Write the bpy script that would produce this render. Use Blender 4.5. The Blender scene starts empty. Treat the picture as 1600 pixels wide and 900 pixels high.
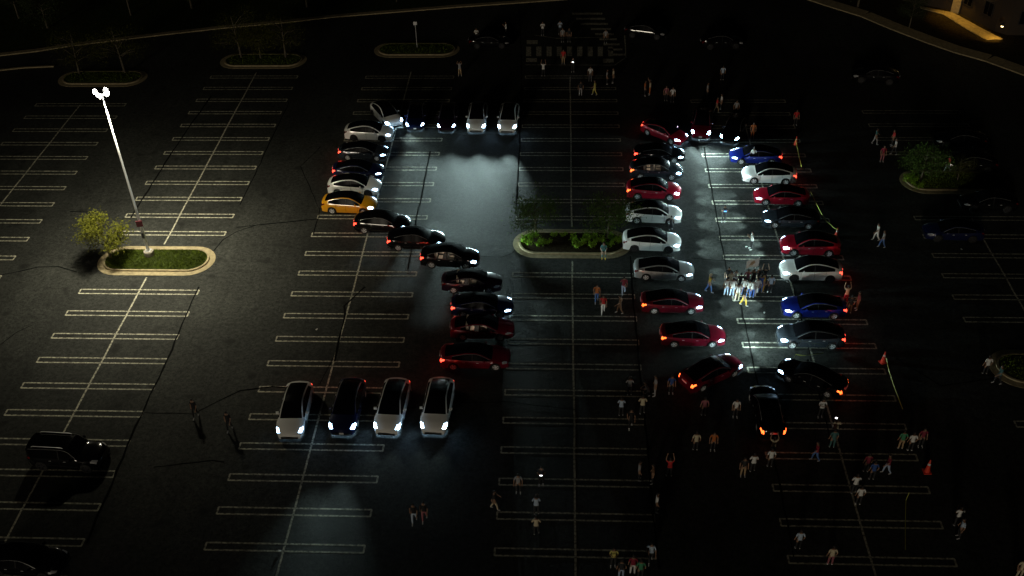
import bpy, bmesh, math, random
import numpy as np
from mathutils import Vector, Matrix

random.seed(7)
SC = bpy.context.scene
COL = SC.collection
PI = math.pi

# ------------------------------------------------------------------ camera
CAM_F, CAM_PITCH, CAM_YAW, CAM_ROLL, CAM_H = 1576.54, 0.661898, -0.0560196, -0.0262480, 49.5395
cy, sy = math.cos(CAM_YAW), math.sin(CAM_YAW)
cp, sp = math.cos(CAM_PITCH), math.sin(CAM_PITCH)
cF = Vector((sy * cp, cy * cp, -sp)); cR0 = Vector((cy, -sy, 0)); cU0 = cR0.cross(cF)
cR = math.cos(CAM_ROLL) * cR0 + math.sin(CAM_ROLL) * cU0
cU = -math.sin(CAM_ROLL) * cR0 + math.cos(CAM_ROLL) * cU0
cam = bpy.data.cameras.new('camera'); cam.sensor_width = 36.0
cam.lens = CAM_F * 36.0 / 1600.0; cam.clip_start = 0.5; cam.clip_end = 2000
camo = bpy.data.objects.new('camera', cam); COL.objects.link(camo)
M = Matrix.Identity(4)
for i in range(3):
    M[i][0] = cR[i]; M[i][1] = cU[i]; M[i][2] = -cF[i]
M[2][3] = CAM_H
camo.matrix_world = M
SC.camera = camo

def G(px, py, z=0.0):
    """survey point: ground position (at height z) seen at a photo pixel"""
    d = cF * CAM_F + cR * (px - 800) + cU * (450 - py)
    t = (z - CAM_H) / d.z
    return Vector((d.x * t, d.y * t, z))

# ------------------------------------------------------------------ world, added fill sun, exposure
FILL_EL, FILL_AZ = math.radians(9), math.radians(197)      # added fill sun, no real moon: from behind the camera, low
w = bpy.data.worlds.new('World'); SC.world = w; w.use_nodes = True
nt = w.node_tree; bg = nt.nodes['Background']
sky = nt.nodes.new('ShaderNodeTexSky'); sky.sky_type = 'NISHITA'; sky.sun_disc = False
sky.sun_elevation = FILL_EL; sky.sun_rotation = FILL_AZ
nt.links.new(sky.outputs[0], bg.inputs[0]); bg.inputs[1].default_value = 0.00025
sd = bpy.data.lights.new('fill_sun', 'SUN'); sd.energy = 0.40; sd.angle = math.radians(8); sd.color = (1, 0.88, 0.68)  # unseen lamp added to brighten car sides and people facing the camera
so = bpy.data.objects.new('fill_sun', sd); COL.objects.link(so)
md = Vector((math.sin(FILL_AZ) * math.cos(FILL_EL), math.cos(FILL_AZ) * math.cos(FILL_EL), math.sin(FILL_EL)))
so.rotation_euler = md.to_track_quat('Z', 'Y').to_euler()
SC.view_settings.view_transform = 'Standard'; SC.view_settings.look = 'None'
SC.view_settings.exposure = 0; SC.view_settings.gamma = 1
SC.cycles.use_light_tree = True
SC.cycles.max_bounces = 5

# ------------------------------------------------------------------ materials
def mat(name, col, rough=0.6, metal=0.0, spec=0.5, coat=0.0, emit=None, estr=0.0, noise=None, bump=None, alpha=None):
    m = bpy.data.materials.new(name); m.use_nodes = True
    n = m.node_tree; b = n.nodes['Principled BSDF']
    b.inputs['Base Color'].default_value = (*col, 1); b.inputs['Roughness'].default_value = rough
    b.inputs['Metallic'].default_value = metal; b.inputs['Specular IOR Level'].default_value = spec
    b.inputs['Coat Weight'].default_value = coat; b.inputs['Coat Roughness'].default_value = 0.05
    if emit: b.inputs['Emission Color'].default_value = (*emit, 1); b.inputs['Emission Strength'].default_value = estr
    if alpha is not None: b.inputs['Alpha'].default_value = alpha
    tc = n.nodes.new('ShaderNodeTexCoord')
    if noise:
        sc_, lo, hi = noise
        t = n.nodes.new('ShaderNodeTexNoise'); t.inputs['Scale'].default_value = sc_; t.inputs['Detail'].default_value = 5
        n.links.new(tc.outputs['Object'], t.inputs['Vector'])
        r = n.nodes.new('ShaderNodeMapRange'); r.inputs[1].default_value = .3; r.inputs[2].default_value = .7
        r.inputs[3].default_value = lo; r.inputs[4].default_value = hi
        n.links.new(t.outputs['Fac'], r.inputs[0])
        mx = n.nodes.new('ShaderNodeVectorMath'); mx.operation = 'SCALE'; mx.inputs[0].default_value = col
        n.links.new(r.outputs[0], mx.inputs['Scale']); n.links.new(mx.outputs[0], b.inputs['Base Color'])
        if bump:
            bp = n.nodes.new('ShaderNodeBump'); bp.inputs['Strength'].default_value = bump; bp.inputs['Distance'].default_value = .02
            n.links.new(t.outputs['Fac'], bp.inputs['Height']); n.links.new(bp.outputs[0], b.inputs['Normal'])
    return m

def asphalt():
    m = bpy.data.materials.new('asphalt'); m.use_nodes = True
    n = m.node_tree; b = n.nodes['Principled BSDF']; L = n.links
    tc = n.nodes.new('ShaderNodeTexCoord')
    def noise(scale, detail=4, rough=.5, vec=None):
        t = n.nodes.new('ShaderNodeTexNoise'); t.inputs['Scale'].default_value = scale
        t.inputs['Detail'].default_value = detail; t.inputs['Roughness'].default_value = rough
        L.new(vec or tc.outputs['Object'], t.inputs['Vector']); return t.outputs['Fac']
    def mr(s, a, b_, lo, hi):
        r = n.nodes.new('ShaderNodeMapRange'); L.new(s, r.inputs[0])
        for i, v in enumerate((a, b_, lo, hi)): r.inputs[i + 1].default_value = v
        return r.outputs[0]
    def mul(a, b_):
        k = n.nodes.new('ShaderNodeMath'); k.operation = 'MULTIPLY'; L.new(a, k.inputs[0]); L.new(b_, k.inputs[1]); return k.outputs[0]
    mp = n.nodes.new('ShaderNodeMapping'); mp.inputs['Scale'].default_value = (1, .16, 1); L.new(tc.outputs['Object'], mp.inputs[0])
    big = mr(noise(.06, 5, .6), .32, .68, .5, 1.45)
    lanes = mr(noise(.55, 4, .6, mp.outputs[0]), .3, .7, .8, 1.2)
    mid = mr(noise(2.2, 5, .65), .3, .7, .82, 1.18)
    fine = mr(noise(3.2, 7, 1.0), .40, .60, .15, 1.85)
    stain = mr(noise(.8, 3, .55), .60, .68, 1.0, .45)
    v = mul(mul(mul(big, lanes), stain), mul(mid, fine))
    c = n.nodes.new('ShaderNodeVectorMath'); c.operation = 'SCALE'; c.inputs[0].default_value = (.028, .0295, .0265)
    L.new(v, c.inputs['Scale']); L.new(c.outputs[0], b.inputs['Base Color'])
    b.inputs['Roughness'].default_value = .8; b.inputs['Specular IOR Level'].default_value = .25
    bp = n.nodes.new('ShaderNodeBump'); bp.inputs['Strength'].default_value = .5; bp.inputs['Distance'].default_value = .01
    L.new(fine, bp.inputs['Height']); L.new(bp.outputs[0], b.inputs['Normal'])
    return m

def worn_paint(name, col):
    m = bpy.data.materials.new(name); m.use_nodes = True
    n = m.node_tree; b = n.nodes['Principled BSDF']; L = n.links
    tc = n.nodes.new('ShaderNodeTexCoord'); t = n.nodes.new('ShaderNodeTexNoise'); t.inputs['Scale'].default_value = 5
    t.inputs['Detail'].default_value = 6; t.inputs['Roughness'].default_value = .8
    L.new(tc.outputs['Object'], t.inputs['Vector'])
    cr = n.nodes.new('ShaderNodeValToRGB'); cr.color_ramp.elements[0].position = .40; cr.color_ramp.elements[0].color = (.045, .045, .042, 1)
    cr.color_ramp.elements[1].position = .58; cr.color_ramp.elements[1].color = (*col, 1)
    L.new(t.outputs['Fac'], cr.inputs[0]); L.new(cr.outputs[0], b.inputs['Base Color']); b.inputs['Roughness'].default_value = .7
    return m

M_ASPH = asphalt()
M_PAINT = worn_paint('worn_white_paint', (.60, .57, .44))
M_SEAM = mat('bitumen_seam', (.011, .011, .011), 1.0, spec=0)
M_CONC = mat('concrete_kerb', (.32, .26, .15), .85, noise=(3, .7, 1.2), bump=.3)
M_SOIL = mat('soil', (.03, .024, .015), 1, spec=.0, noise=(6, .5, 1.5), bump=.6)
M_GRASS = mat('grass', (.10, .14, .015), .95, spec=.03, noise=(2, .5, 1.5))
M_TURF = mat('turf', (.03, .04, .012), 1, spec=.0, noise=(5, .5, 1.5))
M_LEAF = [mat('leaf_green', (.06, .10, .02), .9, spec=.05, noise=(3, .5, 1.6)), mat('leaf_olive', (.075, .078, .010), .9, spec=.05, noise=(3, .5, 1.6)), mat('leaf_dark', (.04, .055, .02), .9, spec=.05, noise=(3, .5, 1.6))]
M_SHRUB = mat('shrub_leaf', (.22, .38, .04), .9, spec=.05, noise=(4, .5, 1.7))
M_BARK = mat('bark', (.11, .095, .07), .95, spec=.05, noise=(8, .5, 1.4))
M_STEEL = mat('galvanised_steel', (.72, .73, .74), .5, .1)
M_GALV = mat('pole_footing', (.32, .29, .24), .9, noise=(5, .8, 1.2))
M_GLASS = mat('tinted_glass', (.003, .003, .004), .25, spec=.07)
M_TYRE = mat('tyre_rubber', (.012, .012, .012), .8)
M_RIM = mat('alloy', (.78, .78, .8), .4, .2)
M_TRIM = mat('bright_trim', (.5, .5, .5), .3, .7)
M_RIMD = mat('dark_alloy', (.05, .05, .055), .4, .5)
M_UNDER = mat('underbody', (.008, .008, .008), .8)
M_LENS = mat('headlamp_glass_off', (.5, .5, .52), .15, .3)
M_LENS_ON = mat('headlamp_glass_on', (.9, .9, .95), .2, emit=(.45, .72, 1), estr=14)
M_LENS_HI = mat('headlamp_glass_bright', (.9, .9, .95), .2, emit=(.45, .72, 1), estr=60)
M_TAIL = mat('tail_lamp_off', (.12, .004, .004), .2, coat=.5)
M_TAIL_ON = mat('tail_lamp_on', (.3, .02, .01), .3, emit=(1, .06, .03), estr=5)
M_TAIL_AMB = mat('tail_lamp_amber', (.3, .05, .01), .3, emit=(1, .12, .02), estr=4.5)
M_PLATE = mat('number_plate', (.6, .6, .62), .5)
M_SEAT = mat('cream_upholstery', (.6, .5, .4), .7)
M_CLEAR = mat('clear_glass', (.02, .02, .02), .05, alpha=.25)

PAINT = {
 'white': mat('paint_white', (.84, .84, .82), .3, coat=1), 'silver': mat('paint_silver', (.5, .5, .5), .3, .4, coat=1),
 'black': mat('paint_black', (.004, .004, .005), .16, spec=.2, coat=1), 'grey': mat('paint_grey', (.045, .055, .07), .25, .4, coat=1),
 'blue': mat('paint_blue', (.008, .02, .24), .3, .3, coat=1), 'navy': mat('paint_navy', (.006, .010, .05), .3, .2, coat=1),
 'red': mat('paint_red', (.42, .008, .03), .3, .2, coat=1), 'maroon': mat('paint_maroon', (.16, .004, .018), .3, .2, coat=1),
 'orange': mat('paint_orange', (.80, .36, .01), .3, coat=1), 'plum': mat('paint_plum', (.02, .006, .02), .3, .2, coat=1),
}

# ------------------------------------------------------------------ helpers
def mesh_obj(name, verts, faces, mats, parent=None, smooth=False, mi=None):
    me = bpy.data.meshes.new(name); me.from_pydata([tuple(v) for v in verts], [], faces)
    if not isinstance(mats, (list, tuple)): mats = [mats]
    for m in mats: me.materials.append(m)
    if mi: me.polygons.foreach_set('material_index', mi)
    if smooth: me.polygons.foreach_set('use_smooth', [True] * len(me.polygons))
    me.update(); o = bpy.data.objects.new(name, me); COL.objects.link(o)
    if parent: o.parent = parent
    return o

def tag(o, label=None, cat=None, group=None, kind=None):
    if label: o['label'] = label
    if cat: o['category'] = cat
    if group: o['group'] = group
    if kind: o['kind'] = kind
    return o

def empty(name, loc=(0, 0, 0), rz=0, label=None, cat=None, group=None, kind=None):
    o = bpy.data.objects.new(name, None); COL.objects.link(o); o.location = loc; o.rotation_euler = (0, 0, rz)
    o.empty_display_size = .2
    return tag(o, label, cat, group, kind)

class MB:
    def __init__(s): s.v = []; s.f = []; s.m = []
    def add(s, vs, fs, m=0):
        k = len(s.v); s.v += [tuple(v) for v in vs]; s.f += [tuple(i + k for i in f) for f in fs]; s.m += [m] * len(fs)
    def box(s, c, d, m=0, rz=0, bev=0):
        x, y, z = [q / 2 for q in d]; vs = []
        for dx, dy, dz in ((-1,-1,-1),(1,-1,-1),(1,1,-1),(-1,1,-1),(-1,-1,1),(1,-1,1),(1,1,1),(-1,1,1)):
            a, b = dx * x, dy * y
            vs.append((c[0] + a * math.cos(rz) - b * math.sin(rz), c[1] + a * math.sin(rz) + b * math.cos(rz), c[2] + dz * z))
        s.add(vs, [(0,3,2,1),(4,5,6,7),(0,1,5,4),(1,2,6,5),(2,3,7,6),(3,0,4,7)], m)
    def tube(s, pts, rad, n=8, m=0, cap=True):
        pts = [Vector(p) for p in pts]; rings = []
        if not isinstance(rad, (list, tuple)): rad = [rad] * len(pts)
        vs = []
        for i, p in enumerate(pts):
            t = (pts[min(i + 1, len(pts) - 1)] - pts[max(i - 1, 0)]).normalized()
            a = t.cross(Vector((0, 0, 1)) if abs(t.z) < .95 else Vector((1, 0, 0))).normalized(); b = t.cross(a)
            for k in range(n):
                an = 2 * PI * k / n; vs.append(p + rad[i] * (math.cos(an) * a + math.sin(an) * b))
        fs = []
        for i in range(len(pts) - 1):
            for k in range(n):
                fs.append((i * n + k, i * n + (k + 1) % n, (i + 1) * n + (k + 1) % n, (i + 1) * n + k))
        if cap: fs += [tuple(range(n))[::-1], tuple((len(pts) - 1) * n + k for k in range(n))]
        s.add(vs, fs, m)
    def lathe(s, prof, n=24, m=0, c=(0, 0, 0), axis='z'):
        vs = []
        for r, z in prof:
            for k in range(n):
                a = 2 * PI * k / n
                p = (r * math.cos(a), r * math.sin(a), z)
                if axis == 'y': p = (p[0], p[2], p[1])
                vs.append((p[0] + c[0], p[1] + c[1], p[2] + c[2]))
        fs = [(i * n + k, i * n + (k + 1) % n, (i + 1) * n + (k + 1) % n, (i + 1) * n + k) for i in range(len(prof) - 1) for k in range(n)]
        s.add(vs, fs, m)
    def build(s, name, mats, parent=None, smooth=False): return mesh_obj(name, s.v, s.f, mats, parent, smooth, s.m)

def pchip(tab):
    xs = np.array([a for a, b in tab], float); ys = np.array([b for a, b in tab], float)
    h = np.diff(xs); d = np.diff(ys) / h; m = np.zeros(len(xs)); m[0] = d[0]; m[-1] = d[-1]
    for i in range(1, len(xs) - 1):
        if d[i - 1] * d[i] > 0:
            w1 = 2 * h[i] + h[i - 1]; w2 = h[i] + 2 * h[i - 1]; m[i] = (w1 + w2) / (w1 / d[i - 1] + w2 / d[i])
    def f(x):
        x = min(max(x, xs[0]), xs[-1]); i = min(int(np.searchsorted(xs, x, 'right')) - 1, len(h) - 1); i = max(i, 0)
        t = (x - xs[i]) / h[i]
        return float((1 + 2 * t) * (1 - t) ** 2 * ys[i] + t * (1 - t) ** 2 * h[i] * m[i] + t * t * (3 - 2 * t) * ys[i + 1] + t * t * (t - 1) * h[i] * m[i + 1])
    return f

# ------------------------------------------------------------------ ground and markings
STALL, Y0, SLEN = 2.7432, 70.73, 9.81
COLX = {'A': -50.65, 'B': -33.59, 'C': -16.29, 'D': 1.27, 'E': 18.63, 'F': 35.7}
COLO = {'A': -3.684, 'B': .077, 'C': 0, 'D': .0, 'E': -.13, 'F': .3}
lot = mesh_obj('parking_lot', [(-700, -100, 0), (700, -100, 0), (700, 1400, 0), (-700, 1400, 0)], [(0, 1, 2, 3)], M_ASPH)
tag(lot, 'dark worn asphalt of the night-time car park', kind='structure')

def ribbon(mb, pts, wid, z, m=0, wj=0):
    pts = [Vector((p[0], p[1], 0)) for p in pts]; vs = []
    for i, p in enumerate(pts):
        t = (pts[min(i + 1, len(pts) - 1)] - pts[max(i - 1, 0)]); t = Vector((-t.y, t.x, 0)).normalized() * wid * .5 * (1 + random.uniform(-wj, wj))
        vs += [(p.x + t.x, p.y + t.y, z), (p.x - t.x, p.y - t.y, z)]
    mb.add(vs, [(2 * i, 2 * i + 1, 2 * i + 3, 2 * i + 2) for i in range(len(pts) - 1)], m)

def stripe_mesh():
    def loop(hx, hy, r):
        out = []
        for (cx_, cy_, a0) in ((hx - r, hy - r, 0), (-hx + r, hy - r, 90), (-hx + r, -hy + r, 180), (hx - r, -hy + r, 270)):
            for k in range(4):
                a = math.radians(a0 + 30 * k); out.append((cx_ + r * math.cos(a), cy_ + r * math.sin(a), 0))
        return out
    o_ = loop(SLEN / 2, .33, .10); i_ = loop(SLEN / 2 - .12, .21, .02); n = len(o_)
    me = bpy.data.meshes.new('parking_stripe'); me.from_pydata(o_ + i_, [], [(k, (k + 1) % n, n + (k + 1) % n, n + k) for k in range(n)])
    me.materials.append(M_PAINT); return me
SM = stripe_mesh()
rows = {'A': range(-2, 11), 'B': list(range(0, 12)) + list(range(-13, -2)), 'C': range(-13, 12), 'D': list(range(1, 12)) + list(range(-13, -1)),
        'E': range(-13, 10), 'F': list(range(-12, -7)) + list(range(-4, 2)) + list(range(5, 9))}
for c, ks in rows.items():
    for k in ks:
        o = bpy.data.objects.new('parking_stripe', SM); COL.objects.link(o); o.parent = lot
        o.location = (COLX[c], Y0 + COLO[c] + k * STALL, .004)
ya = lambda k: Y0 + k * STALL
for c, segs in {'A': [(-2, 10)], 'B': [(-.6, 11.4), (-13, -2.3)], 'C': [(-13, 11.5)], 'D': [(.5, 11), (-13, -1.3)], 'E': [(-13, 9)], 'F': [(-4, 1), (-12, -8)]}.items():
    for a, b in segs:
        mb = MB(); ribbon(mb, [(COLX[c] + random.uniform(-.03, .03), ya(a) + (ya(b) - ya(a)) * i / 12 + COLO[c]) for i in range(13)], .13, .008)
        mb.build('bay_centre_line', M_PAINT, lot)

def seam(pxs, wid=.12, name='asphalt_crack', jit=.025, step=.9):
    P = [G(*q) for q in pxs]; pts = []
    for a, b in zip(P, P[1:]):
        n = max(1, int((b - a).length / step))
        for i in range(n):
            q = a.lerp(b, i / n); pts.append((q.x + random.gauss(0, jit), q.y + random.gauss(0, jit)))
    pts.append((P[-1].x, P[-1].y)); mb = MB(); ribbon(mb, pts, wid * 1.15, .011, wj=.35); mb.build(name, M_SEAM, lot)
for q, wd in [([(330, 150), (272, 233), (205, 340)], .13), ([(310, 448), (262, 560), (205, 682), (135, 850)], .13), ([(452, 160), (425, 215), (395, 280), (375, 320)], .08),
              ([(672, 236), (662, 290), (650, 345), (638, 420)], .10), ([(813, 200), (810, 260), (806, 330)], .12), ([(810, 0), (815, 100), (813, 200)], .08),
              ([(985, 400), (990, 480), (998, 560), (1012, 700), (1020, 800), (1030, 890)], .12), ([(1100, 230), (1118, 330), (1135, 420), (1158, 480), (1182, 590), (1215, 740), (1240, 870)], .10),
              ([(570, 448), (538, 478), (540, 490), (530, 530), (527, 545), (523, 565)], .12), ([(400, 352), (440, 348), (497, 342), (500, 325)], .09), ([(370, 355), (400, 352), (497, 342), (490, 365)], .08),
              ([(334, 392), (348, 375), (370, 362), (400, 352)], .09), ([(0, 430), (60, 418), (90, 417), (120, 425)], .09), ([(110, 330), (145, 332), (160, 333)], .09),
              ([(0, 540), (25, 520), (50, 508)], .07), ([(500, 230), (470, 260), (498, 325)], .05), ([(745, 400), (785, 402), (800, 396), (810, 385)], .09),
              ([(310, 643), (345, 625), (375, 611), (425, 604), (450, 606)], .09), ([(225, 645), (310, 647)], .05), ([(620, 640), (700, 630), (790, 628), (900, 640)], .06),
              ([(640, 480), (720, 478)], .05), ([(1080, 403), (1130, 408), (1200, 410)], .05), ([(1400, 560), (1470, 603), (1560, 590)], .06), ([(1490, 300), (1510, 330)], .08),
              ([(240, 730), (330, 720), (350, 722)], .06), ([(1240, 450), (1262, 540), (1300, 700)], .08), ([(500, 600), (520, 560)], .05)]:
    seam(q, wd, 'asphalt_crack')
# arrow-like faint wheel scuffs are left to the asphalt texture

# crossing and hatch markings at the far side
for x in range(822, 960, 16):
    if x in (886 - 0,): pass
    mb = MB(); a, b, c, d = G(x, 88), G(x + 8, 88), G(x + 8, 73), G(x, 73); mb.add([(p.x, p.y, .016) for p in (a, b, c, d)], [(0, 1, 2, 3)]); mb.build('crossing_bar', M_PAINT, lot)
for x0, x1, y0_, y1 in ((822, 839, 97, 91), (942, 959, 98, 92), (823, 840, 69, 63)):
    mb = MB(); mb.add([(p.x, p.y, .016) for p in (G(x0, y0_), G(x1, y0_), G(x1, y1), G(x0, y1))], [(0, 1, 2, 3)]); mb.build('crossing_square', M_PAINT, lot)
for i in range(9):
    y = 87 - 8 * i; mb = MB(); x0 = 956 - 6.5 * i - (10 if i > 5 else 0); x1 = 977 - 4.5 * i
    mb.add([(p.x, p.y, .016) for p in (G(x0, y), G(x1, y), G(x1, y - 3), G(x0, y - 3))], [(0, 1, 2, 3)]); mb.build('hatch_bar', M_PAINT, lot)
for q in ([(820, 101.5), (960, 102)], [(835, 55), (870, 60), (955, 58)], [(960, 102), (978, 90), (976, 55)]):
    mb = MB(); P = [G(*a) for a in q]; ribbon(mb, P, .12, .020); mb.build('edge_line', M_PAINT, lot)

# ------------------------------------------------------------------ kerbed islands
def island(cx_, cy_, lx=9.9, ly=4.1, ground=None, label='', bed='soil', grassn=0):
    e = empty('kerb_island', (cx_, cy_, 0), 0, label, None, None, 'structure')
    def stad(hx, hy, n=14):
        r = hy; out = []
        for s_, a0 in ((1, -90), (-1, 90)):
            for k in range(n + 1):
                a = math.radians(a0 + 180 * k / n); out.append((s_ * (hx - r) + r * math.cos(a), r * math.sin(a)))
        return out
    def ring(o_, i_, z0, z1, name, m):
        n = len(o_); vs = [(x, y, 0) for x, y in o_] + [(x, y, z0) for x, y in o_] + [(x, y, z1) for x, y in i_] + [(x, y, 0) for x, y in i_]
        fs = []
        for a in range(3):
            for k in range(n): fs.append((a * n + k, a * n + (k + 1) % n, (a + 1) * n + (k + 1) % n, (a + 1) * n + k))
        return mesh_obj(name, vs, fs, m, e)
    hx, hy = lx / 2, ly / 2
    ring(stad(hx, hy), stad(hx - .50, hy - .50), .022, .03, 'gutter', M_CONC)
    ring(stad(hx - .503, hy - .503), stad(hx - .65, hy - .65), .15, .155, 'kerb', M_CONC)
    ins = stad(hx - .653, hy - .653); n = len(ins)
    # bed surface, gently domed
    vs = [(x, y, .10) for x, y in ins] + [(x * .6, y * .6, .2) for x, y in ins] + [(0, 0, .24)]
    fs = [(k, (k + 1) % n, n + (k + 1) % n, n + k) for k in range(n)] + [(n + k, n + (k + 1) % n, 2 * n) for k in range(n)]
    mesh_obj('soil_bed' if bed == 'soil' else 'turf', vs, fs, M_SOIL if bed == 'soil' else M_TURF, e, True)
    if grassn:
        mb = MB(); R = random.Random(int(cx_ * 7))
        for _ in range(grassn):
            while True:
                x = R.uniform(-hx + .7, hx - .7); y = R.uniform(-hy + .7, hy - .7)
                dx = max(0, abs(x) - (hx - hy)); 
                if dx * dx + y * y < (hy - .72) ** 2: break
            h = R.uniform(.05, .16) * (1.4 if R.random() < .2 else 1); a = R.uniform(0, PI); b = R.uniform(-.08, .08)
            z = .11 + .1 * (1 - (y / hy) ** 2)
            wv = .022
            mb.add([(x - wv * math.cos(a), y - wv * math.sin(a), z), (x + wv * math.cos(a), y + wv * math.sin(a), z), (x + b, y + b * .7, z + h)], [(0, 1, 2)])
        g = mb.build('grass', M_GRASS, e); g['kind'] = 'stuff'
    return e
ISL = (-33.5, 66.8)
island(*ISL, label='kerbed grass island under the lit lamp post', bed='turf', grassn=9000)
DISL = (1.27, 69.65)
island(*DISL, 10.0, 4.2, label='planted kerb island with shrubs between the two car figures')
island(-50.5, 100.7, label='far left kerb island below dim trees', bed='turf', grassn=1500)
island(-33.5, 105.1, label='kerb island at the top with dim trees', bed='turf', grassn=1500)
island(-16.3, 107.9, label='bare kerb island with a small sign post', bed='turf', grassn=1500)
island(36.1, 79.7, label='kerb island with a spreading tree in the dark right side', bed='turf', grassn=4000)
island(35.9, 54.6, label='kerb island cut by the right edge of the picture', bed='turf', grassn=2000)

# ------------------------------------------------------------------ trees and shrubs
def tree_meshes(seed, h, crown_r, crown_z, nleaf, flat=.6, trunk_r=.11, leaf=.16):
    R = random.Random(seed); tr = MB()
    lean = Vector((R.uniform(-.3, .3), R.uniform(-.3, .3), 0)); base_h = crown_z * .45
    top = Vector((lean.x, lean.y, h * .85))
    tr.tube([(0, 0, -.1), (lean.x * .2, lean.y * .2, base_h), (lean.x * .6, lean.y * .6, h * .6), top], [trunk_r * 1.3, trunk_r, trunk_r * .55, trunk_r * .15], 8)
    tips = []
    for i in range(13):
        a = i * 2.4 + R.uniform(-.4, .4); f = R.uniform(0, 1); z0 = base_h + (h * .65 - base_h) * f
        s0 = Vector((lean.x * .4, lean.y * .4, z0)); rr = crown_r * R.uniform(.55, 1.0) * (1 - .5 * f)
        e1 = s0 + Vector((math.cos(a) * rr, math.sin(a) * rr, R.uniform(.3, .9) * flat * 1.6))
        mid = s0.lerp(e1, .5) + Vector((0, 0, R.uniform(0, .3)))
        tr.tube([s0, mid, e1], [trunk_r * .45, trunk_r * .3, trunk_r * .1], 5); tips += [mid, e1]
        for j in range(3):
            b = a + R.uniform(-1.1, 1.1); e2 = s0.lerp(e1, R.uniform(.4, .9)); e3 = e2 + Vector((math.cos(b), math.sin(b), R.uniform(0, .8))) * R.uniform(.4, .9) * crown_r * .4
            tr.tube([e2, e3], [trunk_r * .18, trunk_r * .06], 4, cap=False); tips.append(e3)
    tips.append(top)
    lf = MB()
    for _ in range(nleaf):
        t = R.choice(tips); s_ = crown_r * .17
        p = t + Vector((R.gauss(0, s_), R.gauss(0, s_), R.gauss(0, s_ * .8)))
        q = Matrix.Rotation(R.uniform(0, 2 * PI), 3, 'Z') @ Matrix.Rotation(R.uniform(-1.1, 1.1), 3, 'X')
        l = leaf * R.uniform(.5, 1.2); ww = l * .45
        lf.add([p + q @ Vector(v) for v in ((0, -l / 2, 0), (ww / 2, 0, .02), (0, l / 2, 0), (-ww / 2, 0, .02))], [(0, 1, 2, 3)])
    return tr, lf
_tm = {}
def tree(kind, loc, rz, label, scale=1, group=None, lm=0):
    spec = {'round': (3, 4.4, 2.1, 2.2, 4600, .9, .11, .2), 'flat': (5, 4.2, 2.5, 2.6, 3000, .5, .09, .22), 'wide': (11, 5.6, 3.2, 3.0, 4500, .7, .13, .24), 'tall': (17, 7.5, 3.2, 4.0, 7000, 1.2), 'sparse': (23, 5.6, 3.0, 3.0, 2600, .8)}[kind]
    if (kind, lm) not in _tm:
        tr, lf = tree_meshes(*spec); a = tr.build('trunk', M_BARK, None, True); b = lf.build('crown', M_LEAF[lm])
        _tm[(kind, lm)] = (a.data, b.data); bpy.data.objects.remove(a); bpy.data.objects.remove(b)
    e = empty('tree', loc, rz, label, 'tree', group); e.scale = (scale,) * 3
    for nm, me in zip(('trunk', 'crown'), _tm[(kind, lm)]):
        o = bpy.data.objects.new(nm, me); COL.objects.link(o); o.parent = e
    return e
tb = G(181, 398)
tree('round', (tb.x - .1, 66.9, .1), .5, 'small airy tree lit olive green beside the tall lamp post', 1.02, lm=1)
t1 = G(837, 371); t2 = G(950, 374)
tree('flat', (t1.x, t1.y, .15), 1.2, 'small flat-topped tree at the left end of the planted island', .95, lm=0)
tree('flat', (t2.x, t2.y, .15), 3.9, 'small flat-topped tree at the right end of the planted island', 1.0, lm=0)
t = G(1437, 288); tree('wide', (t.x, t.y, .1), .3, 'spreading tree on the kerb island in the dark right side', .72, lm=0)
for i, (px, py, k, s, lb) in enumerate([
    (125, 118, 'sparse', 1.0, 'left of two dim thin trees on the far left island'), (196, 116, 'sparse', 1.1, 'right of two dim thin trees on the far left island'),
    (378, 92, 'sparse', 1.1, 'leftmost dim tree on the top kerb island'), (408, 94, 'flat', 1.0, 'middle dim tree on the top kerb island'), (447, 92, 'sparse', 1.0, 'rightmost dim tree on the top kerb island'),
    (1495, 285, 'sparse', .5, 'dim low tree right of the spreading tree'),
    (30, 30, 'tall', .8, 'dark tree in the top left corner beyond the far kerb'), (75, 45, 'wide', .9, 'dim bushy tree beyond the far kerb near the top left'),
    (205, 25, 'tall', .8, 'dark tree beyond the far kerb above the lamp head'), (300, 14, 'wide', 1, 'dark tree beyond the far kerb left of the top island'),
    (480, 12, 'wide', 1, 'dark tree beyond the far kerb right of the top island trees'), (620, 4, 'tall', .7, 'dark tree beyond the far kerb above the sign post'),
    (1340, 12, 'wide', .9, 'dark tree on the verge left of the lit walkway'), (1420, 45, 'tall', .6, 'dark tree between the pavement and the lit walkway')]):
    p = G(px, py); tree(k, (p.x, p.y, .1), i * 1.7, lb, s, None, 2 if i > 5 else 1)

def shrub_mesh(seed, r, h, n):
    R = random.Random(seed); st = MB(); lf = MB()
    for i in range(9):
        a = R.uniform(0, 2 * PI); e1 = Vector((math.cos(a) * r * .8, math.sin(a) * r * .8, h * R.uniform(.6, 1)))
        st.tube([(0, 0, 0), e1 * .5 + Vector((0, 0, .08)), e1], [.02, .014, .006], 4)
        for _ in range(n // 9):
            p = e1 * R.uniform(.35, 1.1) + Vector((R.gauss(0, r * .2), R.gauss(0, r * .2), R.gauss(0, h * .12)))
            p.z = max(p.z, .03)
            q = Matrix.Rotation(R.uniform(0, 2 * PI), 3, 'Z') @ Matrix.Rotation(R.uniform(-.9, .9), 3, 'X'); l = R.uniform(.1, .26); ww = l * .4
            lf.add([p + q @ Vector(v) for v in ((0, -l / 2, 0), (ww / 2, 0, .02), (0, l / 2, -.02), (-ww / 2, 0, .02))], [(0, 1, 2, 3)])
    a = st.build('stem', M_BARK); b = lf.build('foliage', M_SHRUB); r_ = (a.data, b.data)
    bpy.data.objects.remove(a); bpy.data.objects.remove(b); return r_
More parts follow.
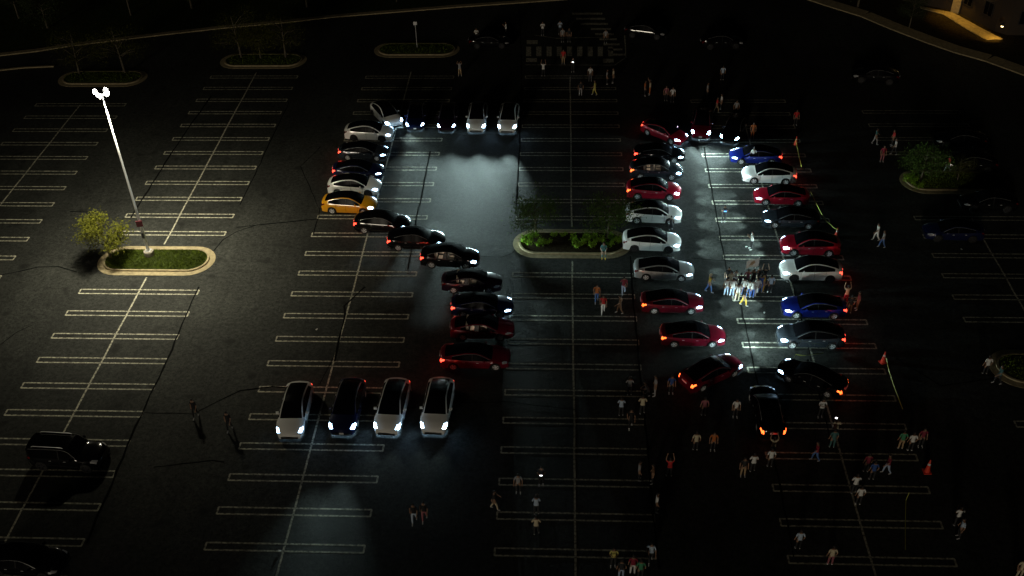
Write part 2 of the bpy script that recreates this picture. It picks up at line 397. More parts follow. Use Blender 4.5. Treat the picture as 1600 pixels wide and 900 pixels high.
SHM = [shrub_mesh(31, .55, .55, 260), shrub_mesh(37, .45, .75, 240)]
shr = [(822, 381, 1.1, 0, 'leafy shrub at the far left tip of the planted island'), (832, 373, 1, 0, 'shrub in front of the left island tree trunk'), (841, 384, .9, 1, 'shrub just right of the left tree trunk at the kerb'),
       (854, 380, .8, 0, 'small shrub left of the bare soil in the island'), (866, 370, .7, 1, 'small dim shrub behind the bare soil at left'), (898, 377, 1, 1, 'shrub at the middle of the island beside the centre line'),
       (904, 386, 1, 0, 'front shrub at the middle of the planted island'), (913, 378, 1.1, 1, 'tall shrub just right of the island centre'), (923, 372, .9, 0, 'rear shrub right of the island centre'),
       (926, 386, .9, 1, 'front shrub left of the seated person on the kerb'), (937, 378, .9, 0, 'shrub directly behind the seated person on the kerb'), (951, 384, .9, 1, 'shrub right of the seated person on the kerb'),
       (958, 374, .9, 0, 'shrub in front of the right island tree trunk'), (880, 368, .6, 0, 'low shrub at the back edge of the island'), (968, 379, .8, 1, 'shrub at the far right tip of the planted island')]
for i, (px, py, s, k, lb) in enumerate(shr):
    p = G(px, py, .2); e = empty('shrub', p, i * 1.3, lb, 'shrub', 'shrubs on the planted island'); e.scale = (s * .95,) * 3
    for nm, me in zip(('stem', 'foliage'), SHM[k]):
        o = bpy.data.objects.new(nm, me); COL.objects.link(o); o.parent = e
for i, (px, py, s, lb) in enumerate([(1420, 286, 1.1, 'shrub at the left tip of the right-hand island'), (1432, 294, 1, 'shrub at the front of the right-hand island'), (1427, 280, 1, 'shrub at the back of the right-hand island tip')]):
    p = G(px, py, .2); e = empty('shrub', p, i * 1.3, lb, 'shrub'); e.scale = (s,) * 3
    for nm, me in zip(('stem', 'foliage'), SHM[i % 2]):
        o = bpy.data.objects.new(nm, me); COL.objects.link(o); o.parent = e

# ------------------------------------------------------------------ lamp post (lit)
LP = Vector((-34.2, 67.3, 0)); LPH = 15.2
lp = empty('lamp_post', LP, 0, 'tall galvanised lamp post with a cluster of lit floodlights on the grass island', 'lamp post')
mb = MB(); mb.lathe([(0, .1), (.42, .1), (.42, .62), (.39, .68), (0, .68)], 20); mb.build('footing', M_GALV, lp, False)
mb = MB(); mb.tube([(0, 0, .68), (0, 0, 5), (0, 0, 10), (0, 0, LPH)], [.12, .10, .075, .05], 14); mb.box((0, 0, .70), (.42, .42, .05)); mb.build('pole', M_STEEL, lp, True)
mb = MB(); mb.box((0, -.16, 3.5), (.5, .09, .55), 0, .2); mb.build('notice_board', mat('dark_red_board', (.10, .012, .02), .6), lp)
mb = MB(); mb.box((0, -.17, 2.3), (.2, .06, .5)); mb.build('access_cover', M_RIMD, lp)
mb = MB(); mb.tube([(-.42, .1, LPH - .1), (.42, -.1, LPH - .1)], .045, 8); mb.tube([(0, -.5, LPH - .22), (0, .5, LPH - .22)], .045, 8); mb.build('bracket', M_STEEL, lp)
M_HEAD = mat('floodlight_housing', (.6, .6, .6), .4)
M_HLENS = mat('floodlight_lens', (1, 1, 1), .3, emit=(1, .97, .88), estr=45)
LAMP_W = 5600
def headmesh():
    a = MB(); prof = [(.07, .17), (.10, .13), (.13, .05), (.13, .0)]
    a.lathe([(0, .22)] + prof, 16); o1 = a.build('housing', M_HEAD, None, True)
    b = MB(); b.lathe([(.132, .03), (.18, -.02), (.185, -.08), (.14, -.13), (.07, -.16), (0, -.165)], 16); o2 = b.build('lens', M_HLENS, None, True)
    r_ = (o1.data, o2.data); bpy.data.objects.remove(o1); bpy.data.objects.remove(o2); return r_
HM = headmesh()
for i, (x, y) in enumerate(((-.50, .18), (.46, -.12), (.14, .40), (-.05, -.36))):
    az = math.atan2(y, x)
    h = bpy.data.objects.new('floodlight', HM[0]); COL.objects.link(h); h.parent = lp; h.location = (x, y, LPH + .05)
    h.rotation_euler = (0, math.radians(-70), az)
    l = bpy.data.objects.new('lens', HM[1]); COL.objects.link(l); l.parent = h
    ld = bpy.data.lights.new('floodlight_beam', 'SPOT'); ld.energy = LAMP_W; ld.spot_size = math.radians(124); ld.spot_blend = 1
    ld.shadow_soft_size = .2; ld.color = (1, .93, .68)
    lo = bpy.data.objects.new('floodlight_beam', ld); COL.objects.link(lo)
    lo.location = LP + Vector((x * 1.9, y * 1.9, LPH - .2)); lo.rotation_euler = (0, math.radians(-16), az)

# sign post on bare island
sp_ = G(652, 77); e = empty('sign_post', (sp_.x, sp_.y, .15), 0, 'thin post with a small white square sign on the bare top island', 'sign')
mb = MB(); mb.tube([(0, 0, 0), (0, 0, 3.1)], .03, 6); mb.build('post', M_STEEL, e)
mb = MB(); mb.box((0, -.04, 3.0), (.4, .02, .4)); mb.build('panel', mat('sign_white', (.7, .7, .7), .5), e)

# ------------------------------------------------------------------ far kerbs, road, pavement, building
def kerbline(pxs, name, label, wid=.45, hgt=.12, m=M_CONC):
    P = [G(*q) for q in pxs]; vs = []; n = len(P)
    for i, p in enumerate(P):
        t = P[min(i + 1, n - 1)] - P[max(i - 1, 0)]; t = Vector((-t.y, t.x, 0)).normalized() * wid * .5
        vs += [(p.x + t.x, p.y + t.y, .0), (p.x + t.x, p.y + t.y, hgt), (p.x - t.x, p.y - t.y, hgt), (p.x - t.x, p.y - t.y, .0)]
    fs = []
    for i in range(n - 1):
        for k in range(3): fs.append((4 * i + k, 4 * i + k + 1, 4 * i + 5 + k, 4 * i + 4 + k))
    o = mesh_obj(name, vs, fs, m); tag(o, label, kind='structure'); return o
kerbline([(-60, 92), (0, 86), (60, 79), (110, 71), (200, 60), (260, 53), (350, 43), (450, 34), (520, 26), (620, 18), (720, 10), (820, 3), (900, -3)], 'kerb', 'long pale kerb along the far side of the car park', .7)
mb = MB(); P1 = [G(*q) for q in [(-60, 92), (200, 60), (450, 34), (820, 3)]]; P2 = [p + Vector((-12, 30, 0)) for p in P1]
mb.add([(p.x, p.y + .4, .10) for p in P1] + [(p.x, p.y, .10) for p in P2], [(i, i + 1, i + 5, i + 4) for i in range(3)])
tag(mb.build('grass_verge', M_TURF), 'dark grass verge beyond the far kerb', kind='structure')
kerbline([(0, 110), (40, 106), (85, 104)], 'kerb', 'short dim kerb piece at the far left edge', .3)
# pavement, top right
pv = [(1240, -8), (1290, 9), (1345, 26), (1395, 47), (1450, 68), (1490, 82), (1540, 96), (1600, 118), (1680, 150)]
P = [G(*q) for q in pv]; pave = empty('pavement', (0, 0, 0), 0, 'pale pavement strip running along the top right of the lot', None, None, 'structure')
for a, b in zip(P, P[1:]):
    n = max(1, round((b - a).length / 1.8))
    for i in range(n):
        p, q = a.lerp(b, i / n), a.lerp(b, (i + .985) / n); t = Vector((-(b - a).y, (b - a).x, 0)).normalized()
        w0, w1 = .1, 1.75; h = .13 + random.uniform(0, .012)
        c = [p - t * w0, q - t * w0, q + t * w1, p + t * w1]
        mesh_obj('paving_slab', [(v.x, v.y, 0) for v in c] + [(v.x, v.y, h) for v in c], [(4, 5, 6, 7), (0, 1, 5, 4), (1, 2, 6, 5), (2, 3, 7, 6), (3, 0, 4, 7)], M_CONC, pave)
mb = MB(); v = [p + (Vector((-(P[min(i + 1, len(P) - 1)] - P[max(i - 1, 0)]).y, (P[min(i + 1, len(P) - 1)] - P[max(i - 1, 0)]).x, 0)).normalized() * 1.8) for i, p in enumerate(P)]
mb.add([(p.x, p.y, .09) for p in v] + [(p.x + 40, p.y + 45, .09) for p in v], [(i, i + 1, len(v) + i + 1, len(v) + i) for i in range(len(v) - 1)])
tag(mb.build('grass_bank', M_SOIL), 'dark grass between the pavement and the building', kind='structure')
# lit walkway with slabs
walk = empty('walkway', (0, 0, 0), 0, 'concrete walkway lit yellow beside the building', None, None, 'structure')
front = [(1437, 14), (1474, 24.5), (1486, 32), (1496, 38.5), (1515, 50), (1528, 57), (1540, 64), (1553, 63.7), (1566, 63)]
back = [(1437, 11.5), (1476, 19), (1488, 21), (1497, 25.5), (1516, 36), (1532, 45), (1547, 52.5), (1555, 57), (1567, 62.3)]
for i in range(len(front) - 1):
    q = [G(*front[i]), G(*front[i + 1]), G(*back[i + 1]), G(*back[i])]; c0 = sum(q, Vector()) / 4
    q = [c0 + (p - c0) * .985 for p in q]
    mesh_obj('paving_slab', [(v.x, v.y, .05) for v in q] + [(v.x, v.y, .15) for v in q], [(4, 5, 6, 7), (0, 1, 5, 4), (1, 2, 6, 5), (2, 3, 7, 6), (3, 0, 4, 7)], M_CONC, walk)
def brick_mat():
    m = bpy.data.materials.new('brickwork'); m.use_nodes = True; n = m.node_tree; b = n.nodes['Principled BSDF']
    t = n.nodes.new('ShaderNodeTexBrick'); t.inputs['Scale'].default_value = 4
    t.inputs['Color1'].default_value = (.03, .018, .01, 1); t.inputs['Color2'].default_value = (.025, .015, .01, 1); t.inputs['Mortar'].default_value = (.035, .03, .025, 1)
    tc = n.nodes.new('ShaderNodeTexCoord'); mp = n.nodes.new('ShaderNodeMapping'); mp.inputs['Rotation'].default_value = (PI / 2, 0, 0)
    n.links.new(tc.outputs['Object'], mp.inputs[0]); n.links.new(mp.outputs[0], t.inputs['Vector']); n.links.new(t.outputs[0], b.inputs['Base Color']); b.inputs['Roughness'].default_value = .9
    return m
M_BRICK = brick_mat()
bl = empty('building', G(1500, 20), 0, 'brown brick building corner at the top right beyond the lit walkway', 'building'); off = G(1500, 20)
wl = [(1380, -3), (1437, 10.5), (1477, 17), (1490, 19.5)]
base = [G(1400, 2), G(1476, 18.2), G(1489, 20.2), G(1550, 52), G(1569, 58), G(1700, 60)]
base = [p + Vector((.35, .35, 0)) for p in base]
for a, b in zip(base, base[1:]):
    t = (b - a); nrm = Vector((-t.y, t.x, 0)).normalized() * .4; q = [a - off, b - off, b - off + nrm, a - off + nrm]
    mesh_obj('wall', [(v.x, v.y, 0) for v in q] + [(v.x, v.y, 6.5) for v in q], [(4, 5, 6, 7), (0, 1, 5, 4), (1, 2, 6, 5), (2, 3, 7, 6), (3, 0, 4, 7)], M_BRICK, bl)
    mesh_obj('roof', [(v.x, v.y, 6.503) for v in q[:2]] + [(v.x + 12, v.y + 14, 6.503) for v in q[:2][::-1]] + [(v.x, v.y, 6.8) for v in q[:2]] + [(v.x + 12, v.y + 14, 6.8) for v in q[:2][::-1]], [(4, 5, 6, 7), (0, 1, 5, 4), (1, 2, 6, 5), (2, 3, 7, 6), (3, 0, 4, 7), (3, 2, 1, 0)], M_UNDER, bl)
    L_ = t.length; nw = int(L_ // 2.6)
    for j in range(nw):
        c = a.lerp(b, (j + .5) / nw) - off - nrm.normalized() * .03; an = math.atan2(t.y, t.x)
        m1 = MB(); m1.box((c.x, c.y, 2.2), (1.2, .08, 1.5), 0, an); wn = m1.build('window', M_GLASS, bl)
        m2 = MB()
        for dx, dz, wx, wz in ((0, .78, 1.34, .08), (0, -.78, 1.34, .08), (-.64, 0, .08, 1.48), (.64, 0, .08, 1.48), (0, 0, .05, 1.48)):
            m2.box((c.x + dx * math.cos(an), c.y + dx * math.sin(an), 2.2 + dz), (wx, .12, wz), 0, an)
        m2.build('frame', M_RIMD, wn)
# pale pilaster lit by its own lamp
q = [G(1485, 19.5), G(1497, 22.5)]; a, b = q[0] - off, q[1] - off; t = (b - a); nrm = Vector((-t.y, t.x, 0)).normalized()
c = (a + b) / 2 + nrm * .15; mb = MB(); mb.box((c.x, c.y, 3.25), (t.length, .5, 6.5), 0, math.atan2(t.y, t.x)); mb.build('pilaster', M_CONC, bl)
# wall lamps (yellow, lit)
def wall_lamp(pos, label, power, aim, size):
    e = empty('wall_lamp', pos, 0, label, 'lamp')
    mb = MB(); mb.lathe([(0, .30), (.16, .26), (.20, .0), (.18, 0)], 12); mb.build('shade', M_RIMD, e, True)
    mb = MB(); mb.lathe([(.15, .02), (.12, -.12), (0, -.16)], 12); mb.build('bulb', mat('warm_bulb', (1, .8, .5), .5, emit=(1, .72, .3), estr=12), e, True)
    mb = MB(); mb.tube([(0, 0, .2), (.35, .35, .3)], .03, 6); mb.build('arm', M_RIMD, e)
    ld = bpy.data.lights.new('wall_lamp_beam', 'SPOT'); ld.energy = power; ld.color = (1, .55, .08); ld.spot_size = math.radians(size); ld.spot_blend = .7; ld.shadow_soft_size = .1
    lo = bpy.data.objects.new('wall_lamp_beam', ld); COL.objects.link(lo); lo.location = Vector(pos) - Vector((0, 0, .2)); lo.rotation_euler = (Vector(aim) - Vector(pos)).to_track_quat('-Z', 'Y').to_euler()
wp = G(1567, 40, 1.9)
wall_lamp((wp.x - .05, wp.y, 1.9), 'bright yellow lamp on the building wall near the right edge', 190, G(1545, 60), 90)
q = G(1484, 23); wall_lamp((q.x - .2, q.y - .1, 4.4), 'yellow wall lamp above the bend of the walkway', 420, G(1488, 30), 85)
q = G(1491, 21); wall_lamp((q.x - .35, q.y - .75, 6.2), 'yellow lamp high on the pale pilaster above the walkway', 260, (q.x, q.y, 1.5), 60)
q = G(1518, 42); wall_lamp((q.x + .3, q.y + .3, 3.8), 'yellow wall lamp over the middle of the walkway', 200, G(1512, 46), 80)

# ------------------------------------------------------------------ cars
def car_parts(kind):
    if kind == 'suv':
        H, hl, top = 1.9, 2.45, [(-2.45, .80), (-2.42, 1.2), (-2.35, 1.72), (-2.1, 1.84), (-1.2, 1.9), (0, 1.9), (.45, 1.84), (.9, 1.42), (1.15, 1.22), (1.4, 1.17), (2.0, 1.12), (2.3, 1.03), (2.42, .9), (2.45, .7)]
        belt = [(-2.45, .78), (-2.38, 1.12), (-1, 1.12), (1, 1.08), (1.6, 1.06), (2.2, .98), (2.4, .8), (2.45, .68)]
        wr, wb, gr, gw = .40, 1.0, (-2.3, 1.15), (-2.15, .98)
    elif kind == 'sedan':
        H, hl, top = 1.44, 2.35, [(-2.35, .70), (-2.32, .95), (-2.15, 1.05), (-1.9, 1.09), (-1.5, 1.20), (-1.0, 1.33), (-.4, 1.43), (.1, 1.42), (.5, 1.31), (1.0, 1.06), (1.2, .95), (1.35, .92), (1.8, .83), (2.15, .72), (2.3, .63), (2.35, .52)]
        belt = [(-2.35, .66), (-2.2, .95), (-1.8, .99), (-1, .93), (0, .89), (1, .86), (1.5, .82), (2.0, .70), (2.28, .58), (2.35, .5)]
        wr, wb, gr, gw = .34, .93, (-1.98, 1.22), (-1.55, 1.12)
    elif kind == 'liftback':
        H, hl, top = 1.45, 2.48, [(-2.48, .72), (-2.45, .98), (-2.2, 1.09), (-1.9, 1.14), (-1.5, 1.24), (-1.0, 1.35), (-.4, 1.44), (.1, 1.43), (.5, 1.33), (1.0, 1.09), (1.25, .97), (1.45, .94), (1.9, .86), (2.25, .75), (2.42, .63), (2.48, .5)]
        belt = [(-2.48, .68), (-2.3, .98), (-1.8, 1.02), (-1, .95), (0, .90), (1, .88), (1.5, .85), (2.1, .73), (2.4, .58), (2.48, .48)]
        wr, wb, gr, gw = .35, .98, (-2.1, 1.28), (-1.6, 1.15)
    else:
        H, hl, top = 1.62, 2.37, [(-2.37, .74), (-2.34, 1.0), (-2.22, 1.14), (-2.0, 1.21), (-1.6, 1.36), (-1.0, 1.53), (-.35, 1.62), (.15, 1.60), (.55, 1.48), (1.05, 1.20), (1.25, 1.07), (1.4, 1.03), (1.85, .94), (2.15, .82), (2.32, .70), (2.37, .56)]
        belt = [(-2.37, .70), (-2.22, 1.03), (-1.8, 1.10), (-1, 1.04), (0, .99), (1, .95), (1.5, .92), (2.0, .80), (2.28, .64), (2.37, .54)]
        wr, wb, gr, gw = .36, .96, (-2.02, 1.27), (-1.72, 1.15)
    topf = pchip(top); beltf = pchip(belt)
    wf = pchip([(-hl, wb - .16), (-hl + .15, wb - .09), (-1.8, wb - .01), (-1, wb), (1, wb), (1.7, wb - .015), (2.0, wb - .05), (hl - .12, wb - .13), (hl, wb - .22)])
    rr = .62 if kind != 'suv' else .70
    gf = pchip([(-hl, .55), (-2.1, rr - .02), (-1.6, rr), (-.8, rr - .01), (0, rr - .02), (.5, rr + .03), (1.0, rr + .10), (1.3, rr + .13), (1.7, rr + .06), (2.1, rr - .04), (hl, .42)])
    xw_f, xw_r = hl - .93, -hl + .95
    xs = sorted(set([round(x, 3) for x in np.linspace(-hl, hl, 49)] + [round(xw + dx, 3) for xw in (xw_f, xw_r) for dx in np.linspace(-wr - .07, wr + .07, 13)] + [gr[0], gr[1], gw[0], gw[1], -.16, -.10, -hl + .04, hl - .04]))
    rows_ = []
    for x in xs:
        w_ = wf(x); b = beltf(x); t = topf(x); g = gf(x); zb = .20
        for xw in (xw_f, xw_r):
            d = (wr + .07) ** 2 - (x - xw) ** 2
            if d > 0: zb = max(zb, wr + math.sqrt(d) - .0)
        green = gw[0] - .2 < x < gw[1] + .2
        crown = .05 if gr[0] < x < gr[1] else .035
        z6 = t - crown
        y5 = g + .07; z5 = z6 - .055
        if z5 < b + .02 or not green:
            z5 = b + max(.0, (z6 - b)) * .55; y5 = (w_ - .06) * .45 + g * .55
        zlo = lambda z: max(z, zb + (b - zb) * .0)
        z1 = max(.34, zb); z2 = max(.60, zb + .02 if zb > .6 else .60)
        z3 = max(b - .12, z2 + .01)
        b2 = max(b, z3 + .005)
        flare = .02 if zb > .22 else 0
        rows_.append([(w_ - .05 + flare, zb), (w_ - .005 + flare, max(z1, zb)), (w_ + flare, max(z2, zb)), (w_ - .01, z3), (w_ - .06, b2), (y5, max(z5, b2 + .001)), (g, max(z6, b2 + .002)), (g * .5, t - .012 if t - .012 > b2 else b2 + .003), (0, max(t, b2 + .004))])
    nr = 9; V = []; NS = len(xs)
    ncol = 2 * nr - 1
    for i, x in enumerate(xs):
        pts = [(y, z) for y, z in rows_[i]] + [(-y, z) for y, z in rows_[i][-2::-1]]
        for y, z in pts:
            k = 1 - (y / wb) ** 2
            bx = .20 * (k - .5) * max(0, (x - .6) / (hl - .6)) ** 1.3 if x > .6 else -.14 * (k - .5) * max(0, (-x - .8) / (hl - .8)) ** 1.3 if x < -.8 else 0
            V.append((x + bx, y, z))
    idx = lambda i, j: i * ncol + j
    P = {k: [] for k in ('body', 'pil_l', 'pil_r', 'windshield', 'roof_glass', 'rear_window', 'win_fl', 'win_fr', 'win_rl', 'win_rr', 'hl_l', 'hl_r', 'tl_l', 'tl_r')}
    for i in range(NS - 1):
        xm = (xs[i] + xs[i + 1]) / 2
        for j in range(ncol - 1):
            r0 = j if j < nr - 1 else ncol - 2 - j; side = 'l' if j < nr - 1 else 'r'
            key = 'body'
            if r0 >= 6 and gr[0] < xm < gr[1]:
                key = 'windshield' if xm > .5 else ('roof_glass' if xm > -1.25 else 'rear_window')
                if kind == 'suv' and -1.9 < xm < .45: key = 'body'
                if kind == 'suv' and xm <= -1.9: key = 'rear_window'
            elif r0 == 4 and gw[0] < xm < gw[1] and not (-.16 < xm < -.10):
                key = ('win_f' if xm > -.13 else 'win_r') + side
            elif (r0 == 3 and hl - .46 < xm < hl - .12) or (r0 == 4 and hl - .40 < xm < hl - .14): key = 'hl_' + side
            elif r0 == 4 and -.16 < xm < -.10: key = 'pil_' + side
            elif r0 in (3,) and xm < -hl + .30 and xm > -hl + .02: key = 'tl_' + side
            elif r0 == 4 and xm < -hl + .12: key = 'tl_' + side
            P[key].append((idx(i, j), idx(i, j + 1), idx(i + 1, j + 1), idx(i + 1, j)))
    P['body'].append(tuple(idx(0, j) for j in range(ncol))); P['body'].append(tuple(idx(NS - 1, j) for j in range(ncol))[::-1])
    trim = []
    for i, x in enumerate(xs):
        if gw[0] <= x <= gw[1]:
            v = V[idx(i, 5)]; trim.append((v[0], v[1] + .004, v[2] + .008))
    return V, P, dict(trim=trim, hl=hl, wr=wr, wb=wb, xf=xw_f, xr=xw_r, beltf=beltf, topf=topf, gr=gr, H=H)

def sub(V, F):
    used = sorted(set(i for f in F for i in f)); mp = {u: k for k, u in enumerate(used)}
    return [V[u] for u in used], [tuple(mp[i] for i in f) for f in F]
def mk(name, mb_or_vf, m, smooth=True):
    if isinstance(mb_or_vf, MB): v, f = mb_or_vf.v, mb_or_vf.f
    else: v, f = mb_or_vf
    me = bpy.data.meshes.new(name); me.from_pydata([tuple(q) for q in v], [], f); me.materials.append(m)
    me.polygons.foreach_set('use_smooth', [smooth] * len(me.polygons)); me.update()
    bm = bmesh.new(); bm.from_mesh(me); bmesh.ops.recalc_face_normals(bm, faces=bm.faces)
    for e in bm.edges:
        if len(e.link_faces) == 2 and e.calc_face_angle(0) > math.radians(42): e.smooth = False
    bm.to_mesh(me); bm.free(); return me

def wheel_meshes(r):
    a = MB(); wd = .12
    a.lathe([(r * .66, -wd), (r * .93, -wd), (r, -wd * .7), (r, wd * .7), (r * .93, wd), (r * .66, wd)], 24, axis='y')
    b = MB(); b.lathe([(r * .66, wd * .8), (r * .60, wd * .9), (r * .58, wd * .3)], 20, axis='y')
    for k in range(5):
        an = 2 * PI * k / 5
        for s_ in (-1, 1):
            a2 = an + s_ * .2
            v0 = (r * .1 * math.cos(an), r * .1 * math.sin(an)); v1 = (r * .62 * math.cos(a2), r * .62 * math.sin(a2)); t = Vector((v1[0] - v0[0], v1[1] - v0[1])).normalized() * .03; n = (-t[1], t[0])
            b.add([(v0[0] + n[0], wd * .75, v0[1] + n[1]), (v0[0] - n[0], wd * .75, v0[1] - n[1]), (v1[0] - n[0], wd * .85, v1[1] - n[1]), (v1[0] + n[0], wd * .85, v1[1] + n[1])], [(0, 1, 2, 3)])
    b.lathe([(0, wd * .8), (r * .17, wd * .78), (r * .18, wd * .5)], 10, axis='y')
    c = MB(); c.lathe([(0, wd * .3), (r * .6, wd * .32)], 20, axis='y')
    return mk('tyre', a, M_TYRE), mk('rim', b, M_RIM), mk('brake_disc', c, M_UNDER)

_cars = {}
def car_meshes(kind):
    if kind in _cars: return _cars[kind]
    V, P, S = car_parts(kind); D = {}
    mats = dict(body=PAINT['white'], hl_l=M_LENS, hl_r=M_LENS, tl_l=M_TAIL, tl_r=M_TAIL, pil_l=M_UNDER, pil_r=M_UNDER)
    names = dict(hl_l='headlight', hl_r='headlight', tl_l='taillight', tl_r='taillight', pil_l='door_pillar', pil_r='door_pillar', win_fl='side_window', win_fr='side_window', win_rl='side_window', win_rr='side_window')
    for k, F in P.items():
        if F: D[k] = (names.get(k, k), mk(names.get(k, k), sub(V, F), mats.get(k, M_GLASS)))
    hl, wb, wr = S['hl'], S['wb'], S['wr']
    u = MB(); u.box((0, 0, .33), (2 * hl - .5, 2 * wb - .62, .26)); u.box((0, 0, .5), (S['xf'] - S['xr'] - 2 * wr - .2, 2 * wb - .14, .5)); u.box((S['xf'], 0, .62), (1.1, 2 * wb - .5, .30)); u.box((S['xr'], 0, .66), (1.1, 2 * wb - .5, .34))
    D['under'] = ('underbody', mk('underbody', u, M_UNDER, False))
    D['wheel'] = wheel_meshes(wr)
    for s_ in (1, -1):
        m = MB(); x = .78 if kind != 'suv' else .75; zz = S['beltf'](x) + .09; y = wb + .07
        m.add([(x - .10, s_ * (y - .10), zz - .06), (x + .03, s_ * (y - .10), zz - .07), (x + .08, s_ * (y + .07), zz - .03), (x - .08, s_ * (y + .11), zz - .05),
               (x - .10, s_ * (y - .10), zz + .07), (x, s_ * (y - .10), zz + .06), (x + .05, s_ * (y + .06), zz + .05), (x - .08, s_ * (y + .10), zz + .06)],
              [(0, 3, 2, 1), (4, 5, 6, 7), (0, 1, 5, 4), (1, 2, 6, 5), (2, 3, 7, 6), (3, 0, 4, 7)])
        m.box((x - .01, s_ * (y - .15), zz - .06), (.06, .14, .03))
        D['mirror' + str(s_)] = ('wing_mirror', mk('wing_mirror', m, PAINT['white']))
        d = MB()
        tr_ = MB(); tr_.tube([(a, s_ * b, c) for a, b, c in S['trim'][::2]], .013, 4); D['trim%d' % s_] = ('window_trim', mk('window_trim', tr_, M_TRIM))
        for xx in (.25, -.75):
            d = MB(); d.box((xx, s_ * (wb - .012), S['beltf'](xx) - .14), (.17, .03, .025))
            D['handle%d%g' % (s_, xx)] = ('door_handle', mk('door_handle', d, M_RIM, False))
        for xx in (.92, -.13, -1.02):
            d = MB()
            ztop = S['beltf'](xx) - .02; pts = [(xx, s_ * (wb - .002), .36), (xx - .01, s_ * (wb + .003), .6), (xx, s_ * (wb - .006), S['beltf'](xx) - .12), (xx + .01, s_ * (wb - .052), ztop)]
            d.tube(pts, .008, 4); D['seam%d%g' % (s_, xx)] = ('door_seam', mk('door_seam', d, M_UNDER, False))
    pl = MB(); pl.box((-hl - .015 - .06, 0, .80 if kind != 'suv' else .95), (.02, .50, .14)); D['plate'] = ('number_plate', mk('number_plate', pl, M_PLATE, False))
    gr = MB(); gr.box((hl + .065, 0, .33), (.06, 1.15, .12)); D['grille'] = ('lower_grille', mk('lower_grille', gr, M_UNDER, False))
    if kind == 'suv':
        for s_ in (1, -1):
            m = MB(); m.tube([(-1.9, s_ * .66, 1.86), (-1.8, s_ * .66, 1.93), (.1, s_ * .66, 1.94), (.25, s_ * .66, 1.88)], .02, 6); D['rail' + str(s_)] = ('roof_rail', mk('roof_rail', m, M_RIM))
    _cars[kind] = (D, S); return _cars[kind]

def setmat(o, m):
    o.material_slots[0].link = 'OBJECT'; o.material_slots[0].material = m

BEAM = 4600.0
def car(pos, head, colour, kind, label, lights='on', beam=1.0, tail=None, rims=True, seats=False, group=None, plate_front=False, spread=None):
    D, S = car_meshes(kind)
    e = empty('parked_car', (pos.x, pos.y, 0), head, label, 'car', group)
    for k, v in D.items():
        if k == 'wheel': continue
        nm, me = v; o = bpy.data.objects.new(nm, me); COL.objects.link(o); o.parent = e
        if k == 'body' or k.startswith('mirror'): setmat(o, PAINT[colour])
        if k.startswith('hl_'): setmat(o, {'on': M_LENS_ON, 'hi': M_LENS_HI, 'off': M_LENS}[lights])
        if k.startswith('tl_'): setmat(o, {None: M_TAIL, 'red': M_TAIL_ON, 'amber': M_TAIL_AMB}[tail])
        if seats and k.startswith('win_'): setmat(o, M_CLEAR)
    ty, rm, bd = D['wheel']
    for x in (S['xf'], S['xr']):
        for s_ in (1, -1):
            o = bpy.data.objects.new('wheel', ty); COL.objects.link(o); o.parent = e; o.location = (x, s_ * (S['wb'] - .115), S['wr'])
            if s_ < 0: o.rotation_euler = (0, 0, PI)
            for nm, me in (('rim', rm), ('brake_disc', bd)):
                c = bpy.data.objects.new(nm, me); COL.objects.link(c); c.parent = o
                if nm == 'rim' and (not rims or (lights == 'off' and not group)): setmat(c, M_RIMD)
    if plate_front:
        m = MB(); m.box((S['hl'] + .10, 0, .42), (.02, .30, .15)); m.build('number_plate', M_PLATE, e)
    if seats:
        for x in (.0, -.95):
            for s_ in (.38, -.38):
                m = MB(); m.box((x + .15, s_, .70), (.5, .46, .22)); m.box((x - .12, s_, 1.02), (.16, .46, .55)); m.build('seat', M_SEAT, e)
        ld = bpy.data.lights.new('cabin_light', 'POINT'); ld.energy = 9; ld.color = (1, .85, .7); ld.shadow_soft_size = .05
        lo = bpy.data.objects.new('cabin_light', ld); COL.objects.link(lo); lo.parent = e; lo.location = (-.3, 0, 1.25)
    if tail:
        ld = bpy.data.lights.new('tail_glow', 'POINT'); ld.energy = 3.5 if tail == 'red' else 1.2; ld.color = (1, .05, .03); ld.shadow_soft_size = .1
        lo = bpy.data.objects.new('tail_glow', ld); COL.objects.link(lo); lo.parent = e; lo.location = (-S['hl'] - .35, 0, .8)
    if beam > 0:
        for s_ in (1, -1):
            ld = bpy.data.lights.new('headlight_beam', 'SPOT'); ld.energy = BEAM * beam; ld.spot_size = math.radians(42 if beam > 1 else 54); ld.spot_blend = 1
            ld.shadow_soft_size = .06; ld.color = (.68, .95, .94); far = beam >= .45; ld.spot_size = math.radians(40 if far else 60)
            lo = bpy.data.objects.new('headlight_beam', ld); COL.objects.link(lo); lo.parent = e
            lo.location = (S['hl'] + .16, s_ * .62, .66); lo.rotation_euler = (0, math.radians(-90 + (2.2 + s_ * .5 if far else 5)), math.radians(s_ * 2 - (3 if beam > 1 else 0))); lo.scale = (.36 if far else .85, 1, 1)
    return e

